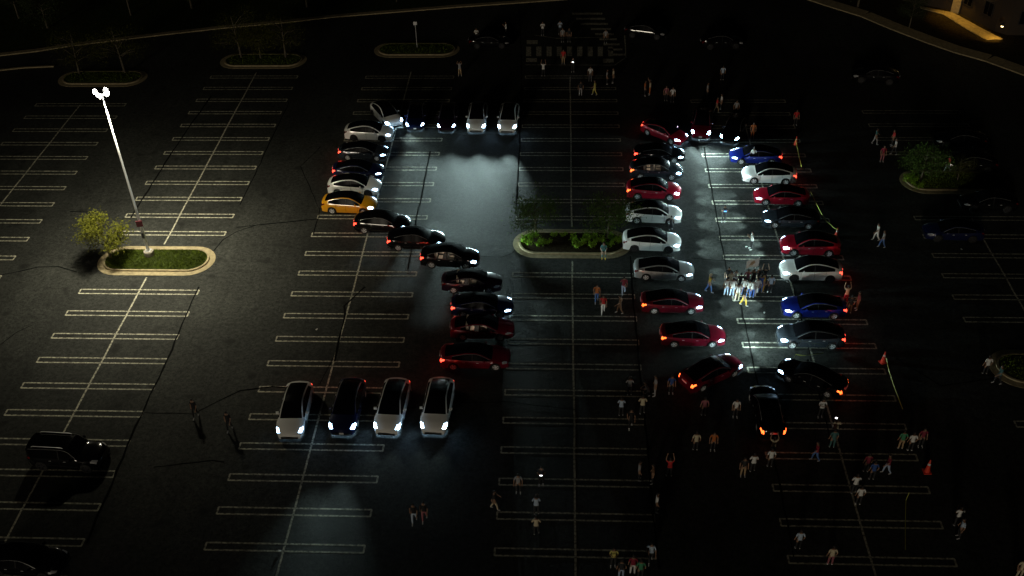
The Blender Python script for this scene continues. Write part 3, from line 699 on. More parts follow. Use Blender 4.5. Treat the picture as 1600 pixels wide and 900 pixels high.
def side(px, py, deg): p = G(px, py, .72); return Vector((p.x, p.y, 0)), math.radians(deg)
def nose(tail_px, nose_px, back=2.15, zt=1.05, zn=.68):
    a = G(*tail_px, zt); b = G(*nose_px, zn); d = (b - a); d.z = 0; d.normalize()
    return Vector((b.x, b.y, 0)) - d * back, math.atan2(d.y, d.x)
C5 = 'cars parked to form the left figure'; C0 = 'cars parked to form the right figure'
L = [
 # figure on the left
 (nose((590, 159), (617, 191)), 'white', 'crossover', 'white hatchback turned diagonally at the top left corner of the left figure', 'hi', .10, None, C5),
 (side(577, 204, -3), 'white', 'crossover', 'white hatchback below the diagonal white one, second down the left column', 'on', .1, None, C5),
 (side(568, 234, -3), 'grey', 'sedan', 'dark grey car with bright alloy wheels above the dark blue one', 'on', .15, 'red', C5),
 (side(560, 263, -2), 'navy', 'sedan', 'dark blue car directly above the white car of the left column', 'on', .15, 'red', C5),
 (side(554, 288, -3), 'white', 'crossover', 'white hatchback directly above the yellow orange car', 'on', .1, None, C5),
 (side(546, 316, -3), 'orange', 'crossover', 'yellow orange hatchback, the only one of that colour', 'on', .15, None, C5),
 (side(597, 346, -3), 'black', 'crossover', 'black car just right of and below the orange car', 'on', .2, 'red', C5),
 (side(650, 372, 0), 'black', 'crossover', 'black car in the middle of the diagonal step of the left figure', 'on', .8, 'red', C5),
 (side(703, 399, -3), 'black', 'crossover', 'black car with lit pale seats above the dark plum car', 'on', .46, 'red', C5),
 (side(737, 437, 0), 'plum', 'sedan', 'very dark plum car with its lamps off, below the car with lit seats', 'off', 0, None, C5),
 (side(753, 474, 0), 'navy', 'sedan', 'very dark blue car between the plum car and the maroon car', 'on', .04, 'red', C5),
 (side(753, 509, 0), 'maroon', 'sedan', 'maroon car with lit cream interior above the long red car', 'off', 0, None, C5),
 (side(742, 554, 0), 'maroon', 'liftback', 'long dark red car with glowing tail lamps at the foot of the left figure bulge', 'off', 0, 'red', C5),
 (nose((652, 157), (648, 195)), 'navy', 'sedan', 'dark blue car facing the viewer between the diagonal white and the plum car', 'hi', .46, None, C5),
 (nose((702, 158), (697, 197)), 'plum', 'sedan', 'dark plum car facing the viewer left of the two white ones', 'hi', .9, None, C5),
 (nose((748, 160), (743.5, 198)), 'white', 'crossover', 'white hatchback facing the viewer, left of the pair in the top row', 'hi', 1.9, None, C5),
 (nose((798, 160), (792, 199)), 'white', 'crossover', 'white hatchback at the right end of the top row', 'hi', 1.9, None, C5),
 (nose((470, 592), (452, 674)), 'white', 'crossover', 'white hatchback at the left end of the bottom row', 'on', 0, 'red', C5),
 (nose((551, 595), (534, 668)), 'navy', 'crossover', 'dark navy hatchback with bright lamps, second in the bottom row', 'hi', .46, 'red', C5),
 (nose((621, 595), (604, 668)), 'white', 'crossover', 'white hatchback with bright lamps, third in the bottom row', 'hi', .012, 'red', C5),
 (nose((690, 593), (677, 667)), 'white', 'crossover', 'white hatchback with bright lamps at the right end of the bottom row', 'hi', .012, 'red', C5),
 # figure on the right, left column
 (nose((1016, 190), (1067, 215)), 'red', 'sedan', 'bright red car turned diagonally at the top left of the right figure', 'hi', .4, 'red', C0),
 (side(1030, 237, -4), 'black', 'sedan', 'black car with shining front wheel below the diagonal red car', 'on', .4, 'red', C0),
 (side(1025, 263, -3), 'grey', 'crossover', 'dark grey car with lit seats above the upper red car', 'on', .4, 'amber', C0),
 (side(1021, 294, -3), 'red', 'crossover', 'red car above the uppermost white car of the right figure', 'on', .4, 'amber', C0),
 (side(1021, 331, -3), 'white', 'crossover', 'uppermost white car in the left column of the right figure', 'on', .3, None, C0),
 (side(1018, 374, -3), 'white', 'crossover', 'white car beside the right tip of the planted island', 'on', .35, None, C0),
 (side(1037, 418, -3), 'silver', 'sedan', 'low silver white car right below the planted island', 'on', .3, None, C0),
 (side(1050, 469, 0), 'maroon', 'sedan', 'dark red car below the low silver white car', 'on', .3, 'amber', C0),
 (side(1082, 520, 0), 'maroon', 'sedan', 'dark red car with bright rims between two other dark red ones', 'on', .3, 'amber', C0),
 (nose((1073, 590), (1150, 561), 2.25), 'maroon', 'sedan', 'dark red car angled up to the right with glowing tail lamps', 'on', .3, 'amber', C0),
 (nose((1205, 652), (1190, 603), 2.25), 'black', 'sedan', 'black car seen from behind, both tail lamps glowing, foot of the right figure', 'off', 0, 'amber', C0),
 (nose((1099, 172), (1095, 208)), 'maroon', 'crossover', 'dark maroon car facing the viewer at the top of the right figure', 'hi', .2, None, C0),
 (nose((1152, 184), (1139, 215)), 'black', 'sedan', 'black car turned slightly left at the top right of the right figure', 'hi', .2, None, C0),
 (side(1181, 240, 178), 'blue', 'sedan', 'bright blue car in the upper right of the right figure behind the person in white', 'on', .3, 'red', C0),
 (side(1202, 270, 177), 'white', 'crossover', 'uppermost white car in the right column of the right figure', 'on', .3, 'red', C0),
 (side(1221, 303, 177), 'red', 'sedan', 'crimson car below the uppermost white car of the right column', 'on', .3, None, C0),
 (side(1236, 338, 177), 'grey', 'sedan', 'dark car with pale reflections between the crimson and the lower red car', 'on', .3, None, C0),
 (side(1266, 380, 178), 'red', 'crossover', 'red car just left of the taped traffic cone', 'on', .3, None, C0),
 (side(1267, 419, 178), 'white', 'crossover', 'lower white car of the right column beside the crowd', 'on', .3, 'red', C0),
 (side(1272, 476, 179), 'blue', 'sedan', 'bright blue car below the lower white car of the right column', 'on', .3, 'red', C0),
 (side(1267, 522, 179), 'grey', 'crossover', 'blue grey car with bright rims below the lower blue car', 'on', .3, 'red', C0),
 (nose((1300, 592), (1222, 569), 2.25), 'black', 'sedan', 'black car angled up to the left at the lower right of the right figure', 'on', .25, 'amber', C0),
 # others
 (side(107, 708, -3), 'black', 'suv', 'big black boxy car parked alone at the lower left', 'off', 0, None, None),
 (side(40, 872, -4), 'black', 'sedan', 'black car cut by the lower left corner', 'off', 0, None, None),
 (side(1009, 47, -12), 'black', 'crossover', 'dark car near the top edge right of the hatched markings', 'off', 0, None, None),
 (side(1128, 63, 2), 'black', 'crossover', 'dark car near the top edge above the right figure', 'off', 0, None, None),
 (side(1490, 358, 178), 'navy', 'sedan', 'dark blue car with a blue shining nose in the dark right side', 'off', 0, None, None),
 (side(1500, 215, 175), 'black', 'sedan', 'barely visible black car behind the spreading tree', 'off', 0, None, None),
 (side(1515, 252, 175), 'black', 'crossover', 'barely visible black car right of the spreading tree', 'off', 0, None, None),
 (side(1545, 312, 178), 'black', 'sedan', 'barely visible black car near the right edge below the tree', 'off', 0, None, None),
 (side(1368, 116, 170), 'black', 'crossover', 'barely visible black car below the pale pavement strip', 'off', 0, None, None),
 (side(765, 62, 0), 'black', 'sedan', 'barely visible black car left of the zebra markings', 'off', 0, None, None),
]
for (pp, col, kind, lb, lights, beam, tail, grp) in L:
    car(pp[0], pp[1], col, kind, lb, lights, beam, tail, seats=('lit' in lb and 'seats' in lb) or 'cream interior' in lb,
        rims=not (col == 'white' and kind == 'crossover' and 'uppermost' not in lb), group=grp, plate_front=(col in ('navy', 'maroon') and lights == 'hi'))

# ------------------------------------------------------------------ people
M_SKIN = mat('skin', (.28, .16, .10), .6); M_HAIR = mat('hair', (.015, .011, .009), .7); M_SHOE = mat('shoe', (.35, .35, .35), .6)
CLO = {}
def cloth(c):
    if c not in CLO: CLO[c] = mat('cloth_' + c, CC[c], .85, noise=(14, .75, 1.2))
    return CLO[c]
CC = dict(white=(.72, .72, .70), grey=(.3, .3, .31), dark=(.02, .02, .022), black=(.008, .008, .009), red=(.55, .03, .03), crimson=(.22, .01, .03), orange=(.45, .13, .03), yellow=(.5, .33, .03),
          cream=(.55, .48, .33), green=(.05, .24, .12), teal=(.05, .14, .14), blue=(.03, .08, .28), denim=(.08, .17, .42), paleblue=(.42, .52, .65), tan=(.4, .28, .16), brown=(.12, .06, .03), pink=(.30, .10, .12), maroon=(.2, .02, .04), paledenim=(.35, .45, .62), olive=(.5, .45, .12))

def person_mesh(pose):
    # joints (x right, y forward(+), z up); limbs as one skinned graph
    J = {'pelvis': (0, 0, .95, .15, .11), 'waist': (0, 0, 1.10, .14, .10), 'chest': (0, .01, 1.30, .165, .115), 'neck0': (0, 0, 1.46, .09, .075), 'neck': (0, .01, 1.53, .055, .055)}
    E_ = [('pelvis', 'waist'), ('waist', 'chest'), ('chest', 'neck0'), ('neck0', 'neck')]
    P_ = {
     'stand': dict(kl=(.11, .02, .50), fl=(.12, -.02, .08), kr=(-.11, .02, .50), fr=(-.13, 0, .08), el=(.26, -.03, 1.14), hl=(.27, .08, .90), er=(-.26, -.03, 1.14), hr=(-.26, .06, .89)),
     'walk': dict(kl=(.10, .15, .53), fl=(.10, .20, .09), kr=(-.10, -.08, .50), fr=(-.10, -.27, .13), el=(.25, -.16, 1.16), hl=(.24, -.08, .92), er=(-.25, .12, 1.16), hr=(-.23, .32, 1.0)),
     'phone': dict(kl=(.11, .03, .50), fl=(.14, 0, .08), kr=(-.11, .0, .50), fr=(-.11, -.04, .08), el=(.25, .06, 1.18), hl=(.12, .32, 1.36), er=(-.25, .04, 1.18), hr=(-.08, .32, 1.34)),
     'raise': dict(kl=(.11, .02, .50), fl=(.16, .0, .08), kr=(-.11, .02, .50), fr=(-.15, 0, .08), el=(.27, .10, 1.52), hl=(.20, .22, 1.78), er=(-.27, .10, 1.52), hr=(-.20, .22, 1.78)),
     'cross': dict(kl=(.10, .04, .50), fl=(.16, .1, .08), kr=(-.11, .0, .50), fr=(-.12, -.02, .08), el=(.27, .05, 1.14), hl=(.02, .22, 1.20), er=(-.27, .05, 1.14), hr=(-.02, .24, 1.14)),
     'sit': dict(kl=(.14, .44, .50), fl=(.14, .50, .08), kr=(-.12, .44, .50), fr=(-.13, .54, .08), el=(.25, .08, .72), hl=(.12, .36, .62), er=(-.25, .08, .72), hr=(-.10, .36, .62)),
     'crouch': dict(kl=(.15, .34, .52), fl=(.13, .08, .08), kr=(-.14, .30, .42), fr=(-.12, -.12, .10), el=(.24, .26, .78), hl=(.10, .48, .72), er=(-.24, .26, .78), hr=(-.08, .48, .70)),
    }[pose]
    dz = {'sit': -.42, 'crouch': -.45}.get(pose, 0); fy = .10 if pose == 'crouch' else 0
    for k in J: x, y, z, a, b = J[k]; J[k] = (x, y + fy * (z - .9) * 4 if dz else y, z + dz, a, b)
    for s_, l in ((1, 'l'), (-1, 'r')):
        J['hip' + l] = (s_ * .10, 0, .88 + dz, .105, .10); J['knee' + l] = (*P_['k' + l], .068, .068); J['calf' + l] = tuple([P_['k' + l][i] * .6 + P_['f' + l][i] * .4 for i in range(3)]) + (.062, .062); J['ank' + l] = (*P_['f' + l], .043, .045)
        f = P_['f' + l]; J['toe' + l] = (f[0] * 1.1, f[1] + .17, max(.045, f[2] - .05), .045, .035)
        J['sho' + l] = (s_ * .185, 0 + J['neck0'][1], 1.43 + dz, .065, .062); J['elb' + l] = (*P_['e' + l], .044, .044); J['wri' + l] = (*P_['h' + l], .027, .03)
        E_ += [('pelvis', 'hip' + l), ('hip' + l, 'knee' + l), ('knee' + l, 'calf' + l), ('calf' + l, 'ank' + l), ('ank' + l, 'toe' + l), ('neck0', 'sho' + l), ('sho' + l, 'elb' + l), ('elb' + l, 'wri' + l)]
    names = list(J); me = bpy.data.meshes.new('body'); me.from_pydata([J[k][:3] for k in names], [(names.index(a), names.index(b)) for a, b in E_], [])
    o = bpy.data.objects.new('body', me); COL.objects.link(o)
    md_ = o.modifiers.new('skin', 'SKIN'); md_.use_smooth_shade = True
    for i, k in enumerate(names): me.skin_vertices[0].data[i].radius = J[k][3:5]; me.skin_vertices[0].data[i].use_root = (k == 'pelvis')
    sb = o.modifiers.new('sub', 'SUBSURF'); sb.levels = 1
    dg = bpy.context.evaluated_depsgraph_get(); m2 = bpy.data.meshes.new_from_object(o.evaluated_get(dg)); bpy.data.objects.remove(o)
    V = [v.co.copy() for v in m2.vertices]; F = [tuple(p.vertices) for p in m2.polygons]; mi = []
    wr_ = [Vector(P_['hl']), Vector(P_['hr'])]; el_ = [Vector(P_['el']), Vector(P_['er'])]; an_ = [Vector(J['ankl'][:3]), Vector(J['ankr'][:3])]
    hipz = J['pelvis'][2] - .02
    for p in m2.polygons:
        c = p.center; d = min((c - w0).length for w0 in wr_)
        if c.z < .17 and min((Vector((c.x, c.y)) - Vector((a.x, a.y))).length for a in an_) < .25: mi.append(3)
        elif d < .17 or (c.z > J['neck0'][2] + .03 and abs(c.x) < .12): mi.append(2)
        elif min((c - w0).length for w0 in el_) < .10 or d < .22: mi.append(2)
        elif c.z > hipz or (abs(c.x) > .2 and c.z > .6 and dz == 0): mi.append(0)
        else: mi.append(1)
    bm = MB(); bm.v = [tuple(v) for v in V]; bm.f = F; bm.m = mi
    hc = Vector(J['neck'][:3]) + Vector((0, .02, .13))
    # head with brow, nose, chin, ears
    nu, nv = 12, 9; vs = []
    for j in range(nv):
        ph = PI * j / (nv - 1)
        for i in range(nu):
            th = 2 * PI * i / nu; x = math.sin(ph) * math.cos(th) * .078; y = math.sin(ph) * math.sin(th) * .098; z = math.cos(ph) * .118
            if z < -.03: x *= .82; y *= .88
            if i == 3 and j == 4: y += .025
            if i == 3 and j == 6: y += .012
            if i in (2, 4) and j == 3: y -= .008
            if i in (0, 6) and j == 4: x *= 1.18
            vs.append((hc.x + x, hc.y + y, hc.z + z))
    fs = [(j * nu + i, j * nu + (i + 1) % nu, (j + 1) * nu + (i + 1) % nu, (j + 1) * nu + i) for j in range(nv - 1) for i in range(nu)]
    bm.add(vs, fs, 2)
    for s_, l in ((1, 'l'), (-1, 'r')):      # hands: palm, four fingers, thumb
        w0 = Vector(P_['h' + l]); d = (w0 - Vector(P_['e' + l])).normalized(); a = d.cross(Vector((0, 1, 0)) if abs(d.y) < .8 else Vector((1, 0, 0))).normalized(); b = d.cross(a)
        bm.tube([w0 - d * .01, w0 + d * .04, w0 + d * .09], [.026, .036, .030], 6, 2)
        for k in range(4):
            f0 = w0 + d * .085 + a * (k - 1.5) * .019; ln = (.07, .08, .075, .058)[k]
            bm.tube([f0, f0 + d * ln * .55 + b * .006, f0 + d * ln + b * .022], [.010, .009, .006], 5, 2)
        t0 = w0 + d * .03 - a * .028; bm.tube([t0, t0 + d * .03 - a * .025, t0 + d * .06 - a * .03 + b * .01], [.012, .010, .007], 5, 2)
    me = bpy.data.meshes.new('body'); me.from_pydata([tuple(v) for v in bm.v], [], bm.f)
    for m in (CLO.get('_', M_SKIN), M_SKIN, M_SKIN, M_SHOE): me.materials.append(m)
    me.polygons.foreach_set('material_index', bm.m); me.polygons.foreach_set('use_smooth', [True] * len(me.polygons)); me.update()
    # hair cap
    hb = MB(); vs = []
    for j in range(5):
        ph = PI * .58 * j / 4
        for i in range(nu):
            th = 2 * PI * i / nu; f = 1.10; x = math.sin(ph) * math.cos(th) * .078 * f; y = math.sin(ph) * math.sin(th) * .098 * f - .012; z = math.cos(ph) * .118 * f
            if math.sin(th) > .3 and j == 4: z += .055
            vs.append((hc.x + x, hc.y + y, hc.z + z + .004))
    hb.add(vs, [(j * nu + i, j * nu + (i + 1) % nu, (j + 1) * nu + (i + 1) % nu, (j + 1) * nu + i) for j in range(4) for i in range(nu)])
    ho = hb.build('hair', M_HAIR, None, True); hm = ho.data; bpy.data.objects.remove(ho)
    skirt = None
    return me, hm, [Vector(P_['hl']), Vector(P_['hr'])]
PM = {k: person_mesh(k) for k in ('stand', 'walk', 'phone', 'raise', 'cross', 'sit', 'crouch')}
M_PHONE = mat('phone_screen_lit', (.9, .95, 1), .4, emit=(.9, .95, 1), estr=9)
M_BLUEGLOW = mat('blue_glow', (.1, .3, .9), .4, emit=(.1, .35, 1), estr=3)

def person(px, py, pose, face, top, leg, label, sc=1.0, phone=False, shoe=None, hair=None, group=None, glow=None, z=0, skin=None):
    me, hm, hands = PM[pose]; p = G(px, py, z)
    e = empty('person', p, math.radians(face - 90), label, 'person', group); e.scale = (sc,) * 3
    b = bpy.data.objects.new('body', me); COL.objects.link(b); b.parent = e
    for i, m in ((0, cloth(top)), (1, cloth(leg)), (2, M_SKIN), (3, cloth(shoe) if shoe else M_SHOE)):
        b.material_slots[i].link = 'OBJECT'; b.material_slots[i].material = m
    h = bpy.data.objects.new('hair', hm); COL.objects.link(h); h.parent = e
    if hair: setmat(h, cloth(hair))
    if phone or glow:
        q = hands[0].lerp(hands[1], .5) if pose == 'phone' else hands[0]
        m = MB(); m.box((0, 0, 0), (.16, .02, .09) if phone else (.2, .02, .16))
        o = m.build('phone' if phone else 'tablet', M_BLUEGLOW if glow else M_PHONE)
        q = q + Vector((0, .12, .05)); c, s_ = math.cos(math.radians(face - 90)), math.sin(math.radians(face - 90))
        o.location = p + Vector((q.x * c - q.y * s_, q.x * s_ + q.y * c, q.z)) * sc; o.rotation_euler = (-.6, 0, math.radians(face - 90))
        tag(o, phone if phone else glow, 'phone')
    return e
R_, L_, U_, D_ = 0, 180, 90, -90
PEOPLE = [
 (719, 119, 'raise', D_, 'grey', 'tan', 'person with raised arms alone beyond the top row of white cars'),
 (849, 120, 'raise', U_, 'white', 'dark', 'person in white top just below the left end of the zebra markings'),
 (880, 100, 'stand', D_, 'red', 'tan', 'person in red top standing on the zebra markings'),
 (895, 113, 'phone', D_, 'dark', 'dark', 'dark clothed person with a lit phone below the zebra markings', dict(phone='lit phone held up below the zebra markings')),
 (922, 127, 'stand', D_, 'white', 'grey', 'person in white above the person in full yellow'),
 (929, 149, 'walk', L_, 'olive', 'olive', 'person dressed all in yellow at the top centre'),
 (907, 150, 'stand', U_, 'dark', 'grey', 'dark topped person with pale legs left of the yellow dressed one'),
 (948, 132, 'stand', R_, 'grey', 'dark', 'left of a dim grey pair at the top centre'),
 (958, 130, 'stand', L_, 'cream', 'dark', 'right of a dim pair at the top centre, in cream'),
 (879, 66, 'stand', D_, 'grey', 'dark', 'left of two dim figures behind the zebra markings'),
 (889, 66, 'stand', D_, 'dark', 'dark', 'right of two dim figures behind the zebra markings'),
 (848, 56, 'phone', D_, 'white', 'dark', 'person in white at the far left beyond the zebra markings'),
 (875, 54, 'phone', D_, 'paleblue', 'dark', 'person in pale blue farthest behind the zebra markings'),
 (946, 68, 'stand', D_, 'grey', 'dark', 'dim grey figure beside the diagonal hatch bars'),
 (745, 66, 'phone', D_, 'white', 'white', 'pale figure left of the barely visible car at the top'),
 (791, 56, 'phone', L_, 'white', 'dark', 'pale topped figure right of the barely visible car at the top'),
 (1007, 150, 'stand', R_, 'orange', 'dark', 'person in orange, left of the pair above the red diagonal car'),
 (1015, 148, 'raise', L_, 'cream', 'orange', 'person in cream, right of the pair above the red diagonal car'),
 (1040, 158, 'stand', D_, 'pink', 'dark', 'person in pink above the maroon front car'),
 (1050, 160, 'stand', D_, 'white', 'dark', 'person in white right beside the person in pink near the top'),
 (1128, 126, 'stand', U_, 'paleblue', 'dark', 'lone person in pale blue high above the right figure'),
 (1104, 153, 'stand', R_, 'grey', 'dark', 'dim grey person above the maroon front car'),
 (1119, 176, 'walk', R_, 'red', 'tan', 'person in red behind the top of the right figure'),
 (1126, 171, 'stand', L_, 'white', 'dark', 'person in white behind the top of the right figure'),
 (1149, 181, 'stand', D_, 'grey', 'dark', 'dim person between the black front car and the orange clothed person'),
 (1175, 216, 'stand', D_, 'orange', 'orange', 'person dressed in orange standing behind the upper blue car'),
 (1175, 256, 'stand', U_, 'white', 'white', 'person in white standing in front of the upper blue car'),
 (1242, 196, 'stand', D_, 'red', 'dark', 'lone dim red clothed person right of the right figure top'),
 (1366, 226, 'walk', R_, 'teal', 'grey', 'person in teal left of the spreading tree, highest there'),
 (1393, 228, 'stand', L_, 'red', 'dark', 'person in red at the left edge of the tree crown'),
 (1396, 242, 'walk', L_, 'white', 'dark', 'person in white at the left edge of the tree crown'),
 (1377, 253, 'stand', D_, 'crimson', 'pink', 'person in crimson left of the spreading tree, lowest there'),
 (1479, 269, 'walk', L_, 'red', 'paleblue', 'person in red and pale blue right of the spreading tree'),
 (1130, 347, 'phone', D_, 'dark', 'dark', 'dark clothed person with a blue glowing screen in the middle of the right figure', dict(glow='blue glowing screen held in the middle of the right figure')),
 (1173, 390, 'phone', L_, 'white', 'black', 'person in a loose white shirt alone above the crowd', dict(sc=1.05, shoe='white')),
 (1368, 376, 'walk', L_, 'white', 'white', 'person all in white, left of the pair walking on the dark right side'),
 (1377, 387, 'walk', L_, 'grey', 'denim', 'person in grey top and jeans, right of the pair walking on the dark right side'),
 (1107, 457, 'walk', R_, 'yellow', 'denim', 'person in yellow shirt, jeans and pale cap left of the crowd', dict(hair='cream', shoe='white', sc=1.05)),
 (974, 460, 'walk', U_, 'maroon', 'paledenim', 'person in maroon top and pale jeans left of the dark red car'),
 (932, 472, 'walk', D_, 'orange', 'denim', 'person in rust shirt and jeans, leftmost of the four below the island'),
 (942, 489, 'walk', D_, 'red', 'white', 'person in bright red shirt and white trousers below the island', dict(shoe='white')),
 (968, 490, 'walk', L_, 'brown', 'brown', 'person in brown right of the bright red shirt below the island'),
 (1048, 360, 'crouch', U_, 'dark', 'dark', 'dark clothed person squeezed between two white cars'),
 (1320, 474, 'raise', U_, 'cream', 'crimson', 'person in cream and crimson behind the blue car'),
 (1338, 484, 'stand', L_, 'pink', 'brown', 'person in pink right behind the tail of the lower blue car'),
 (1326, 490, 'stand', U_, 'dark', 'brown', 'dark brown clothed person at the tail of the lower blue car'),
 (1230, 482, 'stand', R_, 'white', 'dark', 'small person in white shorts between crowd and the lower blue car', dict(sc=.0)),
 # lower middle
 (983, 618, 'phone', U_, 'grey', 'dark', 'person in a grey striped shirt highest of the lower middle group'),
 (1023, 618, 'stand', L_, 'grey', 'grey', 'tall person all in grey of the lower middle group', dict(sc=1.1)),
 (1013, 618, 'crouch', L_, 'grey', 'dark', 'crouching person in grey of the lower middle group'),
 (970, 650, 'phone', U_, 'paleblue', 'dark', 'person in a pale shirt with arms up, leftmost of the lower middle group'),
 (1003, 648, 'cross', U_, 'cream', 'dark', 'person in a loose cream shirt of the lower middle group', dict(sc=1.05)),
 (985, 668, 'walk', D_, 'black', 'black', 'black clothed person with white shoes below the lower middle group', dict(shoe='white')),
 (1048, 615, 'stand', D_, 'blue', 'dark', 'dim blue clothed person left of the angled dark red car'),
 (1099, 650, 'stand', U_, 'pink', 'dark', 'dim pink shirted person below the angled dark red car'),
 (1148, 652, 'stand', D_, 'white', 'dark', 'person in white left of the black car seen from behind'),
 (1086, 704, 'stand', U_, 'cream', 'dark', 'dim cream shirted person left of the person in salmon'),
 (1113, 704, 'stand', D_, 'orange', 'dark', 'person in a salmon jacket below the angled dark red car'),
 (1206, 712, 'raise', U_, 'cream', 'dark', 'person in cream shirt just below the black car seen from behind'),
 (1202, 730, 'stand', U_, 'white', 'dark', 'person in white shirt under the cream shirted one below the black car'),
 (1175, 738, 'cross', U_, 'white', 'dark', 'person in white shirt beside the one in tan trousers'),
 (1160, 744, 'stand', D_, 'dark', 'tan', 'dark topped person in tan trousers'),
 (1273, 720, 'walk', L_, 'crimson', 'denim', 'person in a crimson shirt and jeans right of the black car seen from behind'),
 (1281, 652, 'phone', D_, 'white', 'dark', 'person in white shirt below the angled black car'),
 (1303, 684, 'phone', U_, 'cream', 'dark', 'person in cream holding a lit phone below the angled black car', dict(phone='lit phone held up below the angled black car')),
 (1299, 700, 'stand', U_, 'teal', 'teal', 'dim teal clothed person under the one with the lit phone'),
 (1406, 702, 'stand', U_, 'green', 'tan', 'person in a green shirt on the right'),
 (1421, 705, 'stand', U_, 'white', 'dark', 'person in white shirt right beside the green shirt', dict(shoe='white')),
 (1437, 698, 'stand', D_, 'maroon', 'dark', 'dim maroon clothed person right of the white shirt and the green shirt'),
 (1352, 738, 'stand', U_, 'maroon', 'dark', 'dim maroon topped person above the stacked white shirts'),
 (1361, 750, 'stand', U_, 'blue', 'dark', 'dim person in blue above the stacked white shirts'),
 (1384, 740, 'walk', L_, 'maroon', 'paledenim', 'person in maroon top and pale jeans on the right'),
 (1333, 772, 'cross', U_, 'white', 'dark', 'upper of two people in white shirts standing close at the lower right', dict(sc=1.05)),
 (1340, 789, 'stand', U_, 'white', 'dark', 'lower of two people in white shirts standing close at the lower right', dict(shoe='white')),
 (1493, 822, 'phone', U_, 'white', 'dark', 'person in white shirt, upper of the two at the far lower right'),
 (1497, 840, 'stand', L_, 'paleblue', 'dark', 'person in pale blue shirt, lower of the two at the far lower right', dict(shoe='grey')),
 (1246, 858, 'stand', U_, 'paleblue', 'black', 'person in pale blue shirt near the bottom edge on the right'),
 (1296, 883, 'stand', U_, 'cream', 'pink', 'person in cream shirt and pink trousers near the bottom edge', dict(shoe='white')),
 (1590, 903, 'stand', D_, 'cream', 'cream', 'pale clothed person at the lower right corner'),
 (1538, 585, 'stand', U_, 'white', 'dark', 'person in white at the tip of the island on the right edge'),
 (1557, 600, 'walk', L_, 'teal', 'dark', 'dim teal clothed person at the kerb on the right edge'),
 (998, 750, 'stand', R_, 'grey', 'dark', 'person in grey left of the person in glowing red, lower middle'),
 (1019, 755, 'stand', L_, 'brown', 'dark', 'dim brown clothed person beside the lower middle stripe end'),
 (1045, 745, 'raise', U_, 'red', 'dark', 'person in vivid red shirt alone in the lower middle', dict(phone=False)),
 (1025, 800, 'stand', R_, 'white', 'dark', 'person in white beside a stripe end right of centre near the bottom', dict(shoe='grey')),
 (838, 804, 'phone', U_, 'paleblue', 'dark', 'person in pale blue above the round white shirt near the bottom'),
 (838, 836, 'cross', U_, 'cream', 'dark', 'person in a round cream white shirt near the bottom middle', dict(sc=1.0)),
 (810, 770, 'stand', D_, 'grey', 'dark', 'dim grey person at a stripe left of the lit spot'),
 (846, 758, 'phone', D_, 'black', 'black', 'black clothed person holding a bright light in the lower middle', dict(phone='bright light held in a hand in the lower middle')),
 (773, 796, 'walk', R_, 'dark', 'cream', 'striding person with dark top and cream trousers near the bottom'),
 (1016, 878, 'walk', D_, 'paleblue', 'dark', 'person in pale blue at a stripe end close to the bottom edge'),
 (988, 897, 'stand', U_, 'crimson', 'white', 'person in crimson shirt and white trousers at the bottom edge'),
 (958, 885, 'phone', D_, 'olive', 'dark', 'person in olive with a raised hand at the bottom edge', dict(phone=False)),
 (970, 904, 'stand', U_, 'dark', 'paledenim', 'dark topped person in pale jeans at the bottom edge'),
 (1000, 904, 'stand', U_, 'green', 'dark', 'dim green clothed person at the bottom edge'),
 # left
 (307, 652, 'walk', D_, 'black', 'black', 'black silhouette of a walker, left of two on the open asphalt'),
 (360, 672, 'walk', D_, 'black', 'black', 'black silhouette of a walker, right of two on the open asphalt', dict(shoe='grey')),
 (648, 816, 'walk', D_, 'black', 'paleblue', 'left of two dark figures near the bottom, with a pale leg'),
 (664, 813, 'walk', D_, 'black', 'pink', 'right of two dark figures near the bottom, with a dull pink leg'),
]
for t in PEOPLE:
    kw = t[7] if len(t) > 7 else {}
    if kw.get('sc', 1) == 0: continue
    person(*t[:7], **kw)
person(943, 399, 'sit', D_, 'teal', 'teal', 'person in teal with yellow shoes sitting on the kerb of the planted island', shoe='yellow')
